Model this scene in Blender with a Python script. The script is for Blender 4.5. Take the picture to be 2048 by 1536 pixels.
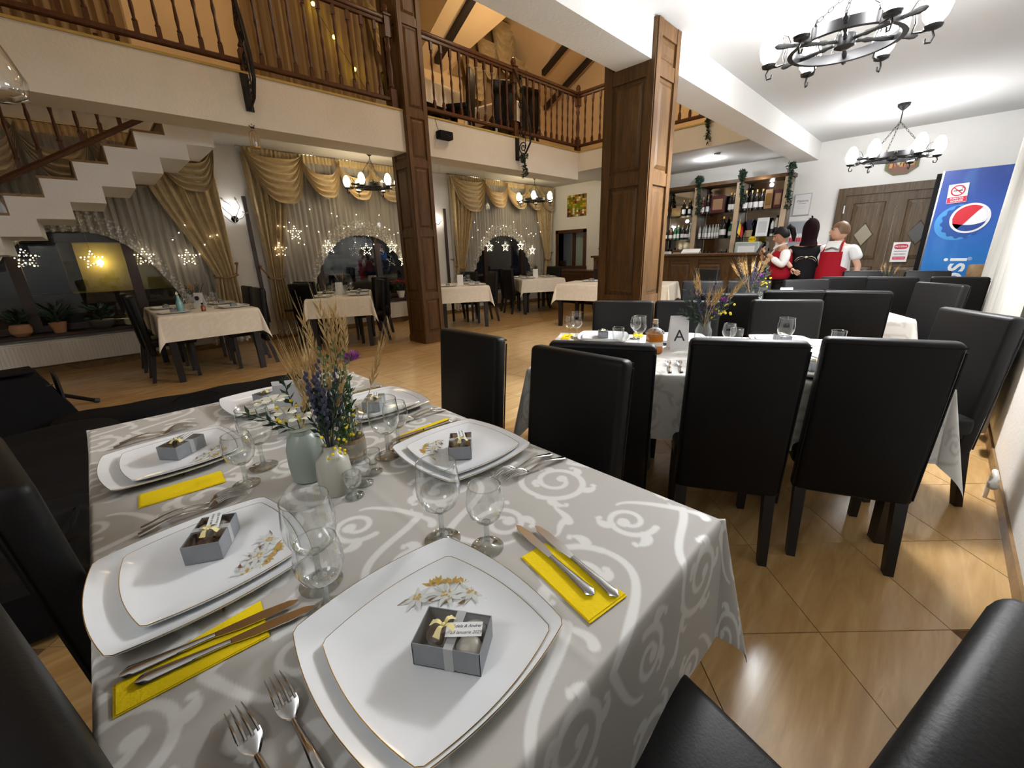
import bpy, bmesh, math, random
import numpy as np
from mathutils import Vector, Matrix
random.seed(7)
for o in list(bpy.data.objects): bpy.data.objects.remove(o, do_unlink=True)
S = bpy.context.scene
COL = S.collection
PI = math.pi
R = math.radians
# ------------------------------------------------------------------ camera
def cam_axes(h, p, r):
    f = Vector((math.sin(h)*math.cos(p), math.cos(h)*math.cos(p), -math.sin(p)))
    rt = Vector((math.cos(h), -math.sin(h), 0)); up = rt.cross(f)
    return math.cos(r)*rt+math.sin(r)*up, -math.sin(r)*rt+math.cos(r)*up, f
_rt, _up, _f = cam_axes(R(44.328), R(17.579), R(-1.679))
cd = bpy.data.cameras.new('camera'); cam = bpy.data.objects.new('camera', cd); COL.objects.link(cam)
cd.sensor_fit = 'HORIZONTAL'; cd.sensor_width = 36.0; cd.lens = 824.96/2048*36.0; cd.clip_start = .02; cd.clip_end = 200
_m = Matrix((_rt, _up, -_f)).transposed().to_4x4(); _m.translation = (0, 0, 1.30); cam.matrix_world = _m
S.camera = cam
# ------------------------------------------------------------------ world, exposure
w = bpy.data.worlds.new('night'); S.world = w; w.use_nodes = True
w.node_tree.nodes['Background'].inputs[0].default_value = (.012, .013, .018, 1)
w.node_tree.nodes['Background'].inputs[1].default_value = .12
vs = S.view_settings; vs.view_transform = 'Standard'; vs.look = 'None'; vs.gamma = 1.0; vs.use_curve_mapping = False
vs.exposure = 1.40
S.cycles.max_bounces = 6; S.cycles.diffuse_bounces = 3; S.cycles.glossy_bounces = 3; S.cycles.transmission_bounces = 3
S.cycles.transparent_max_bounces = 14; S.cycles.caustics_reflective = False; S.cycles.caustics_refractive = False
S.cycles.sample_clamp_indirect = 6.0; S.cycles.use_denoising = True; S.cycles.adaptive_threshold = .05; S.cycles.use_light_tree = False
COOL = (.96, .98, 1.0); WARM = (1.0, .72, .40)
BULB = 27.0       # emission of the chandelier shades
def lamp(name, loc, watts, col, rad=.08):
    l = bpy.data.lights.new(name, 'POINT'); l.energy = watts; l.color = col; l.shadow_soft_size = rad
    o = bpy.data.objects.new(name, l); o.location = loc; COL.objects.link(o); return o
# lamps of the upper floor and of the void that hang above the frame, and an added fill light behind the camera
lamp('upper_floor_lamp', (1.6, 6.6, 4.7), 3.6, WARM, .12)
lamp('upper_floor_lamp', (6.0, 5.9, 4.6), 12, WARM, .12)
lamp('upper_floor_lamp', (8.4, 3.6, 4.8), 8, WARM, .12)
lamp('void_lamp', (1.2, 3.7, 5.0), 10, (1, .86, .68), .15); lamp('void_lamp', (5.0, 3.7, 5.0), 36, (1, .86, .68), .15)
lamp('dining_fill_light', (-1.3, .45, 2.5), 15, COOL, .35)  # added soft fill for the foreground table and floor, not a room lamp
# ------------------------------------------------------------------ materials
MATS = {}
def _new(name):
    m = bpy.data.materials.new(name); m.use_nodes = True
    nt = m.node_tree; b = nt.nodes['Principled BSDF']; MATS[name] = m
    return m, nt, b
def nd(nt, t, **kw):
    n = nt.nodes.new(t)
    for k, v in kw.items():
        if k in n.inputs.keys(): n.inputs[k].default_value = v
        else: setattr(n, k, v)
    return n
def ramp(nt, fac, stops):
    n = nt.nodes.new('ShaderNodeValToRGB'); e = n.color_ramp.elements
    while len(e) < len(stops): e.new(.5)
    for i, (p, c) in enumerate(stops): e[i].position = p; e[i].color = (*c, 1) if len(c) == 3 else c
    nt.links.new(fac, n.inputs[0]); return n
def coords(nt, scale=(1, 1, 1), kind='Object', rot=(0, 0, 0)):
    t = nt.nodes.new('ShaderNodeTexCoord'); mp = nt.nodes.new('ShaderNodeMapping')
    mp.inputs['Scale'].default_value = scale; mp.inputs['Rotation'].default_value = rot
    nt.links.new(t.outputs[kind], mp.inputs[0]); return mp
def bump(nt, b, h, strength=.2, dist=.01):
    n = nt.nodes.new('ShaderNodeBump'); n.inputs['Strength'].default_value = strength; n.inputs['Distance'].default_value = dist
    nt.links.new(h, n.inputs['Height']); nt.links.new(n.outputs[0], b.inputs['Normal'])
def plain(name, col, rough=.5, metal=0., spec=.5, var=0., vscale=8., bmp=0., bscale=60., sheen=0., coat=0.):
    m, nt, b = _new(name)
    b.inputs['Base Color'].default_value = (*col, 1); b.inputs['Roughness'].default_value = rough
    b.inputs['Metallic'].default_value = metal; b.inputs['Specular IOR Level'].default_value = spec
    b.inputs['Sheen Weight'].default_value = sheen; b.inputs['Coat Weight'].default_value = coat
    if var:
        c = coords(nt); n = nd(nt, 'ShaderNodeTexNoise', Scale=vscale, Detail=4.0); nt.links.new(c.outputs[0], n.inputs[0])
        lo = tuple(max(0, x*(1-var)) for x in col); hi = tuple(min(1, x*(1+var)) for x in col)
        r = ramp(nt, n.outputs[0], [(.3, lo), (.7, hi)]); nt.links.new(r.outputs[0], b.inputs['Base Color'])
    if bmp:
        c = coords(nt); n = nd(nt, 'ShaderNodeTexNoise', Scale=bscale, Detail=3.0); nt.links.new(c.outputs[0], n.inputs[0])
        bump(nt, b, n.outputs[0], bmp)
    return m
def wood(name, dark, light, scale=(14, 14, 1.2), rough=.38, bmp=.12):
    m, nt, b = _new(name); c = coords(nt, scale)
    n = nd(nt, 'ShaderNodeTexNoise', Scale=2.2, Detail=6.0, Roughness=.65, Distortion=.8); nt.links.new(c.outputs[0], n.inputs[0])
    r = ramp(nt, n.outputs[0], [(.28, dark), (.55, tuple((a+q)/2 for a, q in zip(dark, light))), (.78, light)])
    nt.links.new(r.outputs[0], b.inputs['Base Color']); b.inputs['Roughness'].default_value = rough; b.inputs['Specular IOR Level'].default_value = .3
    bump(nt, b, n.outputs[0], bmp, .004); return m
def emit(name, col, strength):
    m, nt, b = _new(name); b.inputs['Base Color'].default_value = (*col, 1)
    b.inputs['Emission Color'].default_value = (*col, 1); b.inputs['Emission Strength'].default_value = strength; return m
def thin_glass(name, tint=(1, 1, 1), rough=.0, ior=1.5, boost=1.0):
    m, nt, b = _new(name); nt.nodes.remove(b); out = nt.nodes['Material Output']
    t = nd(nt, 'ShaderNodeBsdfTransparent'); t.inputs[0].default_value = (*tint, 1)
    g = nd(nt, 'ShaderNodeBsdfGlossy', Roughness=rough); lw = nd(nt, 'ShaderNodeLayerWeight'); fr = nd(nt, 'ShaderNodeMath', operation='POWER'); fr.inputs[1].default_value = 2.3; nt.links.new(lw.outputs['Facing'], fr.inputs[0])
    mul = nd(nt, 'ShaderNodeMath', operation='MULTIPLY_ADD'); mul.inputs[1].default_value = .75*boost; mul.inputs[2].default_value = .05*boost
    nt.links.new(fr.outputs[0], mul.inputs[0]); mx = nd(nt, 'ShaderNodeMixShader')
    nt.links.new(mul.outputs[0], mx.inputs[0]); nt.links.new(t.outputs[0], mx.inputs[1]); nt.links.new(g.outputs[0], mx.inputs[2])
    nt.links.new(mx.outputs[0], out.inputs[0]); return m
def solid_glass(name, col=(1, 1, 1), rough=0., ior=1.5):
    m, nt, b = _new(name); b.inputs['Base Color'].default_value = (*col, 1); b.inputs['Transmission Weight'].default_value = 1
    b.inputs['Roughness'].default_value = rough; b.inputs['IOR'].default_value = ior; return m
def sheer(name, col, alpha, lace=False):
    m, nt, b = _new(name); out = nt.nodes['Material Output']
    nt.nodes.remove(b); t = nd(nt, 'ShaderNodeBsdfTransparent'); d = nd(nt, 'ShaderNodeBsdfDiffuse'); tr = nd(nt, 'ShaderNodeBsdfTranslucent')
    d.inputs[0].default_value = (*col, 1); tr.inputs[0].default_value = (*col, 1)
    a = nd(nt, 'ShaderNodeMixShader'); a.inputs[0].default_value = .35
    nt.links.new(d.outputs[0], a.inputs[1]); nt.links.new(tr.outputs[0], a.inputs[2])
    mx = nd(nt, 'ShaderNodeMixShader'); mx.inputs[0].default_value = alpha
    if lace:
        c = coords(nt); v = nd(nt, 'ShaderNodeTexVoronoi', Scale=26.0); nt.links.new(c.outputs[0], v.inputs[0])
        r = ramp(nt, v.outputs['Distance'], [(.25, (1, 1, 1)), (.5, (.45, .45, .45))]); nt.links.new(r.outputs[0], mx.inputs[0])
    nt.links.new(t.outputs[0], mx.inputs[1]); nt.links.new(a.outputs[0], mx.inputs[2]); nt.links.new(mx.outputs[0], out.inputs[0]); return m
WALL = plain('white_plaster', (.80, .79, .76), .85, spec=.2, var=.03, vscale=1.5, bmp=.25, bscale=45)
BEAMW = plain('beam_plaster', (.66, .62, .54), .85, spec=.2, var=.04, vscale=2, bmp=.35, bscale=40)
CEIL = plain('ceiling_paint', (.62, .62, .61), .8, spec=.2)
PEACH = plain('peach_paint', (.80, .60, .36), .8, spec=.2, var=.03, vscale=2)
WOODP = wood('pillar_wood', (.050, .023, .007), (.175, .088, .028), rough=.5)
WOODR = wood('railing_wood', (.045, .016, .007), (.12, .045, .018), (20, 20, 3))
WOODD = wood('door_wood', (.05, .033, .018), (.17, .115, .065), (16, 16, 1.0), .45)
WOODB = wood('bar_wood', (.06, .030, .012), (.15, .078, .030), (3, 12, 3))
WOODK = plain('black_wood', (.010, .008, .008), .35)
WOODT = wood('stair_wood', (.16, .09, .035), (.34, .21, .09), (4, 4, 4))
LIGHTW = plain('pale_wood', (.55, .42, .28), .5, var=.08)
RAFTER = plain('dark_rafter', (.020, .014, .012), .5)
LEATHER = plain('black_leather', (.0035, .003, .003), .48, spec=.22, bmp=.05, bscale=190)
LEATHG = plain('worn_leather', (.009, .0085, .009), .46, spec=.32, bmp=.05, bscale=190)
FABK = plain('black_fabric', (.005, .005, .006), .8, spec=.2, bmp=.3, bscale=90)
IRON = plain('wrought_iron', (.018, .017, .017), .42, metal=.6)
PORC = plain('porcelain', (.80, .81, .82), .10, spec=.5)
GOLD = plain('gold_rim', (.55, .36, .12), .25, metal=.9)
PRINTB = plain('brown_print', (.16, .085, .035), .4); PRINTG = plain('gold_print', (.52, .33, .08), .35); PRINTW = plain('petal_print', (.60, .61, .58), .3)
STEEL = plain('cutlery_steel', (.60, .60, .60), .16, metal=1.0)
YELLOW = plain('yellow_napkin', (.90, .65, .010), .85, spec=.15, bmp=.15, bscale=200)
GREYCARD = plain('grey_card', (.22, .23, .245), .5, var=.06, vscale=50)
DARKCARD = plain('box_inside', (.06, .055, .055), .6)
FILM = thin_glass('clear_film', (1, 1, 1), .02, 1.35, 1.0)
RIBBON = sheer('organza_ribbon', (.80, .80, .80), .55)
BOW = plain('yellow_ribbon', (.82, .70, .30), .35, sheen=.3)
PAPER = plain('white_paper', (.82, .82, .82), .7); INK = plain('black_ink', (.02, .02, .03), .6)
CANDY = plain('candy_cream', (.72, .66, .55), .35); CANDYB = plain('candy_brown', (.12, .075, .06), .35)
GLASS = thin_glass('bowl_glass', (.97, .985, .98), .0, 1.45, 1.6)
GLASSS = thin_glass('stem_glass', (.90, .93, .92), .0, 1.5, 1.9)
PANE = thin_glass('window_glass', (.9, .93, .93), .0, 1.5, 1.0)
CREAM = plain('cream_cloth', (.78, .70, .56), .8, spec=.2, var=.03, vscale=14, sheen=.2)
CURT = plain('gold_drape', (.50, .38, .20), .5, var=.16, vscale=14, spec=.35, sheen=.4)
SHEER = sheer('sheer_curtain', (.80, .75, .66), .62); LACE = sheer('lace_border', (.86, .84, .78), .8, True)
CURTU = sheer('upstairs_sheer', (.46, .34, .20), .86)
FRAME = plain('window_frame_wood', (.035, .018, .012), .4)
RADI = plain('radiator_paint', (.78, .76, .70), .35)
ROPE = plain('tieback_cord', (.25, .14, .06), .7)
LEAFD = plain('leaf_dark', (.018, .045, .022), .5, var=.3); LEAFG = plain('leaf_green', (.05, .12, .03), .5, var=.3)
LEAFB = plain('leaf_blue', (.035, .06, .06), .6); LAV = plain('lavender', (.055, .055, .095), .8); PURP = plain('purple_petal', (.30, .06, .32), .6)
WHEAT = plain('wheat_straw', (.50, .33, .13), .7, var=.15, vscale=60); WHITEP = plain('cream_petal', (.85, .82, .66), .5); YELP = plain('yellow_bloom', (.80, .62, .02), .6)
VASEG = plain('sage_glaze', (.30, .34, .30), .35); VASEB = plain('ribbed_glass_beige', (.46, .44, .38), .25); BURLAP = plain('burlap_band', (.42, .31, .19), .9, bmp=.5, bscale=120)
REDP = plain('red_bract', (.45, .02, .03), .5); WHITEPOT = plain('white_pot', (.75, .74, .7), .4)
TERRA = plain('terracotta', (.40, .22, .11), .8); POTD = plain('dark_pot', (.06, .07, .07), .5); POTG = plain('green_pot', (.42, .46, .33), .5)
SKIN = plain('skin', (.62, .36, .25), .55); SKIND = plain('tan_skin', (.48, .26, .165), .55)
BLUSH = plain('lip', (.45, .12, .11), .5); EYEW = plain('eye_white', (.8, .78, .75), .3); DARKH = plain('black_hair', (.008, .006, .006), .6, spec=.2); BROWNH = plain('brown_hair', (.16, .085, .04), .5)
RED = plain('red_cloth', (.33, .007, .018), .8, spec=.2); BLACKC = plain('black_cloth', (.009, .008, .010), .85, spec=.2); WHITEC = plain('white_cloth', (.80, .80, .80), .8); MAROON = plain('maroon_knit', (.014, .005, .007), .95, spec=.1)
SHADE = emit('lit_shade_cool', (.97, .98, 1.0), BULB); SHADEW = emit('lit_shade_warm', (1, .80, .50), 10.0); SHADE2 = emit('lit_shade_far', (.97, .98, 1.0), 17.0)
LED = emit('led_point', (1, .86, .60), 4.5); LEDB = emit('led_blue', (.05, .15, 1), 8.0); SCRN = emit('lit_display', (.6, .8, 1), 3.0)
YSTAR = emit('yellow_bulb', (1, .85, .05), 9.0)
for _m in (LED, LEDB, SCRN, YSTAR): _m.cycles.emission_sampling = 'NONE'
# ------------------------------------------------------------------ helpers
class MB:
    """collects shapes, build() links them as one mesh object"""
    def __init__(s): s.v = []; s.f = []
    def add(s, vs, fs, M=None):
        k = len(s.v)
        s.v += [tuple(M @ Vector(p)) if M else tuple(p) for p in vs]; s.f += [tuple(i+k for i in f) for f in fs]; return s
    def box(s, c, d, M=None, taper=1.0):
        x, y, z = (d[0]/2, d[1]/2, d[2]/2); vs = []
        for dz in (-1, 1):
            t = taper if dz < 0 else 1.0
            for dx, dy in ((-1, -1), (1, -1), (1, 1), (-1, 1)): vs.append((c[0]+dx*x*t, c[1]+dy*y*t, c[2]+dz*z))
        return s.add(vs, [(3, 2, 1, 0), (4, 5, 6, 7), (0, 1, 5, 4), (1, 2, 6, 5), (2, 3, 7, 6), (3, 0, 4, 7)], M)
    def span(s, a, b, M=None):
        return s.box([(p+q)/2 for p, q in zip(a, b)], [abs(q-p) for p, q in zip(a, b)], M)
    def rbox(s, c, d, r=.01, seg=2, M=None):
        bm = bmesh.new(); bmesh.ops.create_cube(bm, size=1)
        for v in bm.verts: v.co = Vector((v.co.x*d[0]+c[0], v.co.y*d[1]+c[1], v.co.z*d[2]+c[2]))
        bmesh.ops.bevel(bm, geom=list(bm.edges), offset=min(r, min(d)*.49), segments=seg, profile=.5, affect='EDGES')
        bm.verts.index_update(); s.add([tuple(v.co) for v in bm.verts], [[v.index for v in f.verts] for f in bm.faces], M); bm.free(); return s
    def tube(s, path, r, n=8, M=None, cap=True, closed=False, flat=None):
        P = [Vector(p) for p in path]; m = len(P); rr = r if hasattr(r, '__len__') else [r]*m
        vs = []; up = None
        for i, p in enumerate(P):
            t = (P[(i+1) % m]-P[i-1]) if closed else (P[min(i+1, m-1)]-P[max(i-1, 0)])
            t = t.normalized() if t.length > 1e-9 else Vector((0, 0, 1))
            if up is None: up = Vector((0, 0, 1)) if abs(t.z) < .9 else Vector((1, 0, 0))
            a = t.cross(up)
            a = a.normalized() if a.length > 1e-6 else t.orthogonal().normalized()
            b = a.cross(t).normalized(); up = b
            for k in range(n):
                an = 2*PI*k/n; vs.append(tuple(p + rr[i]*(math.cos(an)*a + math.sin(an)*b*(flat or 1.0))))
        fs = []; seg = m if closed else m-1
        for i in range(seg):
            for k in range(n):
                j = (i+1) % m; fs.append((i*n+k, i*n+(k+1) % n, j*n+(k+1) % n, j*n+k))
        if cap and not closed: fs += [tuple(reversed(range(n))), tuple((m-1)*n+k for k in range(n))]
        return s.add(vs, fs, M)
    def lathe(s, prof, n=16, M=None, cap=True, sq=None):
        vs = []; fs = []; m = len(prof)
        for r, z in prof:
            for k in range(n):
                a = 2*PI*k/n; vs.append((r*math.cos(a), r*math.sin(a), z))
        for i in range(m-1):
            for k in range(n): fs.append((i*n+k, i*n+(k+1) % n, (i+1)*n+(k+1) % n, (i+1)*n+k))
        if cap:
            if prof[0][0] > 1e-6: fs.append(tuple(reversed(range(n))))
            if prof[-1][0] > 1e-6: fs.append(tuple((m-1)*n+k for k in range(n)))
        return s.add(vs, fs, M)
    def grid(s, fn, nu, nv, M=None, wrap=False):
        vs = [fn(i/nu, j/nv) for j in range(nv+1) for i in range(nu+1)]
        fs = [(j*(nu+1)+i, j*(nu+1)+i+1, (j+1)*(nu+1)+i+1, (j+1)*(nu+1)+i) for j in range(nv) for i in range(nu)]
        return s.add(vs, fs, M)
    def prism(s, pts, z0, z1, M=None):
        n = len(pts); vs = [(x, y, z0) for x, y in pts]+[(x, y, z1) for x, y in pts]
        fs = [tuple(reversed(range(n))), tuple(range(n, 2*n))]+[(i, (i+1) % n, n+(i+1) % n, n+i) for i in range(n)]
        return s.add(vs, fs, M)
    def ball(s, c, r, nu=10, nv=6, M=None):
        rr = r if hasattr(r, '__len__') else (r, r, r)
        vs = [(c[0], c[1], c[2]-rr[2])]; fs = []
        for j in range(1, nv):
            t = -PI/2+PI*j/nv
            for i in range(nu):
                a = 2*PI*i/nu; vs.append((c[0]+rr[0]*math.cos(t)*math.cos(a), c[1]+rr[1]*math.cos(t)*math.sin(a), c[2]+rr[2]*math.sin(t)))
        vs.append((c[0], c[1], c[2]+rr[2])); L = len(vs)-1
        for i in range(nu):
            fs.append((0, 1+(i+1) % nu, 1+i)); fs.append((L, 1+(nv-2)*nu+i, 1+(nv-2)*nu+(i+1) % nu))
            for j in range(nv-2): fs.append((1+j*nu+i, 1+j*nu+(i+1) % nu, 1+(j+1)*nu+(i+1) % nu, 1+(j+1)*nu+i))
        return s.add(vs, fs, M)
    def quad(s, a, b, c, d, M=None): return s.add([a, b, c, d], [(0, 1, 2, 3)], M)
    def leaf(s, p, d, l, wd, nrm=None):
        """a bent leaf blade of five faces"""
        p = Vector(p); d = Vector(d).normalized(); q = d.cross(Vector(nrm) if nrm else Vector((random.uniform(-1, 1), random.uniform(-1, 1), random.uniform(-1, 1))))
        q = q.normalized() if q.length > 1e-5 else d.orthogonal().normalized(); n = q.cross(d)
        a = p; b = p+d*l*.45+q*wd*.5+n*l*.08; c = p+d*l*.45-q*wd*.5+n*l*.08; e = p+d*l; m = p+d*l*.5-n*l*.02
        return s.add([a, b, e, c, m], [(0, 1, 4), (1, 2, 4), (2, 3, 4), (3, 0, 4)])
    def mesh(s, name, mat, smooth=True, ang=35):
        me = bpy.data.meshes.new(name); me.from_pydata(s.v, [], s.f); me.update()
        if mat: me.materials.append(mat)
        if smooth:
            me.polygons.foreach_set('use_smooth', [True]*len(me.polygons)); me.set_sharp_from_angle(angle=R(ang))
        return me
    def build(s, name, mat, parent=None, loc=None, rot=None, smooth=True, ang=35):
        return link(name, s.mesh(name, mat, smooth, ang), parent, loc, rot)
def link(name, data, parent=None, loc=None, rot=None):
    o = bpy.data.objects.new(name, data); COL.objects.link(o)
    if parent: o.parent = parent
    if loc is not None: o.location = loc
    if rot is not None: o.rotation_euler = rot if hasattr(rot, '__len__') else (0, 0, rot)
    return o
def tag(o, label, cat, group=None, kind=None):
    o['label'] = label; o['category'] = cat
    if group: o['group'] = group
    elif 'group' in o: del o['group']
    if kind: o['kind'] = kind
    return o
def thing(name, label, cat, loc=(0, 0, 0), rz=0., group=None):
    o = bpy.data.objects.new(name, None); o.empty_display_size = .05; COL.objects.link(o)
    o.location = loc; o.rotation_euler = (0, 0, rz); return tag(o, label, cat, group)
def struct(name, mb, mat, label=None, parent=None, **kw):
    o = mb.build(name, mat, parent, **kw)
    if not parent:
        o['kind'] = 'structure'
        if label: o['label'] = label
    return o
KIDS = {}
def dup(root, loc=None, rz=None, label=None, group=None, name=None):
    def cp(o, par):
        c = o.copy(); COL.objects.link(c); c.parent = par
        for ch in kids.get(o, ()): cp(ch, c)
        return c
    if root not in KIDS:
        m = {}
        def walk(o):
            m[o] = list(o.children)
            for c in m[o]: walk(c)
        walk(root); KIDS[root] = m
    kids = KIDS[root]; r = cp(root, None)
    if name: r.name = name
    if loc is not None: r.location = loc
    if rz is not None: r.rotation_euler = (0, 0, rz)
    if label: r['label'] = label
    if group: r['group'] = group
    return r
def text(body, size, mat, parent, loc, rot, name='lettering', shear=0., ext=.0006, align='CENTER', bold=0., sx=1.0):
    cu = bpy.data.curves.new(name, 'FONT'); cu.body = body; cu.size = size; cu.extrude = ext; cu.align_x = align; cu.align_y = 'CENTER'
    cu.shear = shear; cu.offset = bold; cu.resolution_u = 3
    t = bpy.data.objects.new(name, cu); COL.objects.link(t)
    dg = bpy.context.evaluated_depsgraph_get(); me = bpy.data.meshes.new_from_object(t.evaluated_get(dg))
    bpy.data.objects.remove(t, do_unlink=True); me.materials.clear(); me.materials.append(mat)
    o = link(name, me, parent, loc, rot); o.scale = (sx, 1, 1); return o
def RZ(a): return Matrix.Rotation(a, 4, 'Z')
def TR(x, y, z): return Matrix.Translation((x, y, z))
# ------------------------------------------------------------------ measures of the room
XW, YW, YR, ZC = 9.30, 7.86, -.44, 2.94        # bar wall, window wall, right wall, ceiling under the gallery
BY, BZ0, BZ1 = 5.45, 2.65, 3.13                # gallery beam front and heights
XB = -3.2                                      # end of the room behind the camera
# ------------------------------------------------------------------ floor tiles
TILE = (lambda: None)()
def make_tile_mat():
    m, nt, b = _new('floor_tile_glaze'); c = coords(nt, (1, 1, 1))
    oi = nd(nt, 'ShaderNodeObjectInfo'); geo = nd(nt, 'ShaderNodeNewGeometry')
    add = nd(nt, 'ShaderNodeVectorMath', operation='ADD'); mul = nd(nt, 'ShaderNodeVectorMath', operation='SCALE'); mul.inputs[3].default_value = 37.0
    comb = nd(nt, 'ShaderNodeCombineXYZ')
    for i in range(3): nt.links.new(oi.outputs['Random'], comb.inputs[i])
    nt.links.new(comb.outputs[0], mul.inputs[0]); nt.links.new(c.outputs[0], add.inputs[0]); nt.links.new(mul.outputs[0], add.inputs[1])
    mp = nd(nt, 'ShaderNodeMapping'); mp.inputs['Scale'].default_value = (1.3, 9.0, 1.0); mp.inputs['Rotation'].default_value = (0, 0, .2)
    nt.links.new(add.outputs[0], mp.inputs[0])
    n = nd(nt, 'ShaderNodeTexNoise', Scale=2.0, Detail=5.0, Roughness=.6, Distortion=.6); nt.links.new(mp.outputs[0], n.inputs[0])
    r = ramp(nt, n.outputs[0], [(.25, (.40, .225, .080)), (.5, (.52, .315, .125)), (.68, (.60, .39, .175)), (.8, (.47, .275, .105))])
    nt.links.new(r.outputs[0], b.inputs['Base Color']); b.inputs['Roughness'].default_value = .22; b.inputs['Specular IOR Level'].default_value = .5
    bump(nt, b, n.outputs[0], .06, .003); return m
TILE = make_tile_mat()
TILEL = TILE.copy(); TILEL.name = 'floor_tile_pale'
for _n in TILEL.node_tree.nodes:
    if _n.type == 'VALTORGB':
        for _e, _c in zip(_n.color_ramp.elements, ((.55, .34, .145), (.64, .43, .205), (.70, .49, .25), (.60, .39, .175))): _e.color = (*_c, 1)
GROUT = plain('grout', (.16, .085, .035), .9)
def clip_poly(P, box):
    x0, x1, y0, y1 = box
    for ax, val, sg in ((0, x0, 1), (0, x1, -1), (1, y0, 1), (1, y1, -1)):
        Q = []
        for i in range(len(P)):
            a, b = P[i-1], P[i]; ia = (a[ax]-val)*sg >= 0; ib = (b[ax]-val)*sg >= 0
            if ia != ib:
                t = (val-a[ax])/(b[ax]-a[ax]); Q.append((a[0]+t*(b[0]-a[0]), a[1]+t*(b[1]-a[1])))
            if ib: Q.append(b)
        P = Q
        if not P: return []
    return P
floor = struct('floor', MB().span((XB, YR, -.12), (XW+.3, YW+.2, -.010)), GROUT, 'tiled restaurant floor in amber beige stone tiles')
tiles = []
def tile_zone(box, o, a, b, pale):
    k = 40
    for i in range(-k, k):
        for j in range(-k, k):
            c = (o[0]+(i+.5)*a[0]+(j+.5)*b[0], o[1]+(i+.5)*a[1]+(j+.5)*b[1])
            if not (box[0]-.5 < c[0] < box[1]+.5 and box[2]-.5 < c[1] < box[3]+.5): continue
            g = .4965
            P = [(c[0]+s*g*a[0]+t*g*b[0], c[1]+s*g*a[1]+t*g*b[1]) for s, t in ((-1, -1), (1, -1), (1, 1), (-1, 1))]
            Q = clip_poly(P, box)
            if len(Q) < 3: continue
            ar = abs(sum(Q[i-1][0]*Q[i][1]-Q[i][0]*Q[i-1][1] for i in range(len(Q))))/2
            if ar < .004: continue
            tiles.append((c, Q, abs(ar-abs(4*g*g*(a[0]*b[1]-a[1]*b[0]))) < 1e-5, (round(a[0], 2), round(b[1], 2)), pale))
d = .458/math.sqrt(2)
tile_zone((-1.2, XW, YR, 2.25), (1.853, .381), (d, -d), (d, d), False)
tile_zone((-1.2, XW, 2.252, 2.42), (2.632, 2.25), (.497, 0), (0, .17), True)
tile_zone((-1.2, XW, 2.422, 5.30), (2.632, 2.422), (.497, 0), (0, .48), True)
tile_zone((-1.2, XW, 5.302, YW), (1.853, .381), (d, -d), (d, d), False)
def seen(c):
    v = Vector((c[0], c[1], -1.3)); z = v.dot(_f); return (z > .05 and abs(v.dot(_rt)/z) < 1.35 and abs(v.dot(_up)/z) < 1.05), v.length
tiles = [t for t in tiles if seen(t[0])[0]]; tiles.sort(key=lambda t: seen(t[0])[1])
full = {}
rest = {False: MB(), True: MB()}
for n, (c, Q, whole, key, pale) in enumerate(tiles):
    if n < 300:
        if whole and (key, pale) in full: me = full[(key, pale)]
        else:
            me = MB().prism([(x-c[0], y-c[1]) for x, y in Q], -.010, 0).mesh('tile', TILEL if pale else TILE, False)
            if whole: full[(key, pale)] = me
        link('tile', me, floor, (c[0], c[1], 0))
    else: rest[pale].prism(Q, -.010, 0)
for pale in (False, True):
    if rest[pale].v:
        o = rest[pale].build('far_tiles', TILEL if pale else TILE, floor, smooth=False); o['kind'] = 'stuff'
# ------------------------------------------------------------------ shell
struct('wall_right', MB().span((XB, YR-.2, -.1), (XW+.2, YR, 3.3)), WALL, 'white plastered wall along the right side')
struct('baseboard_right', MB().span((XB, YR, 0), (XW, YR+.012, .075)), WOODT, 'brown tile skirting along the right wall')
# bar wall with the hatch opening (y 6.66..7.56, z .86..1.80)
wb = MB(); X0, X1 = XW, XW+.2
wb.span((X0, YR, -.1), (X1, 6.70, 3.0)).span((X0, 7.53, -.1), (X1, YW+.3, 3.0)).span((X0, 6.70, -.1), (X1, 7.53, .92)).span((X0, 6.70, 1.77), (X1, 7.53, 3.0))
struct('wall_back', wb, WALL, 'white wall behind the bar and the double doors')
struct('wall_back_upper', MB().span((X0, YR, 3.0), (X1, YW+.3, 7.2)), PEACH, 'peach painted wall of the upper floor behind the bar gallery')
# window wall: piers, parapets and lintel around three windows
WINS = [(-1.75, 1.50), (2.25, 4.95), (6.05, 9.15)]; SILL, HEAD = .50, 2.72
ww = MB(); xs = [XB]+[q for p in WINS for q in p]+[XW+.2]
for i in range(0, len(xs), 2): ww.span((xs[i], YW, -.1), (xs[i+1], YW+.25, BZ1))
for a, b in WINS: ww.span((a, YW, -.1), (b, YW+.25, SILL)).span((a, YW, HEAD), (b, YW+.25, BZ1))
struct('wall_window', ww, WALL, 'white wall with the three curtained windows')
UPW = [(-1.6, .75), (2.35, 5.15)]
wu = MB(); wu.span((XB, YW, BZ1), (XW+.2, YW+.2, 4.78)).span((XB, YW, 4.78), (5.30, YW+.2, 6.65)); struct('wall_window_upper', wu, PEACH, 'peach wall of the upper floor above the windows')
wg = MB().add([(5.95, YW+.01, 4.77), (8.60, YW+.01, 4.77), (7.50, YW+.01, 6.22), (5.95, YW+.15, 4.77), (8.60, YW+.15, 4.77), (7.50, YW+.15, 6.22)], [(0, 1, 2), (5, 4, 3), (0, 3, 4, 1), (1, 4, 5, 2), (2, 5, 3, 0)])
struct('wall_gable', wg, PEACH, 'triangular gable wall of the dormer on the upper floor')
bb = MB()
for i in range(0, len(xs), 2): bb.span((xs[i], YW-.015, 0), (xs[i+1], YW, .085))
for a, b in WINS: bb.span((a, YW-.015, 0), (b, YW, .085))
struct('baseboard_window', bb, WOODT, 'brown skirting under the windows')
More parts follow.
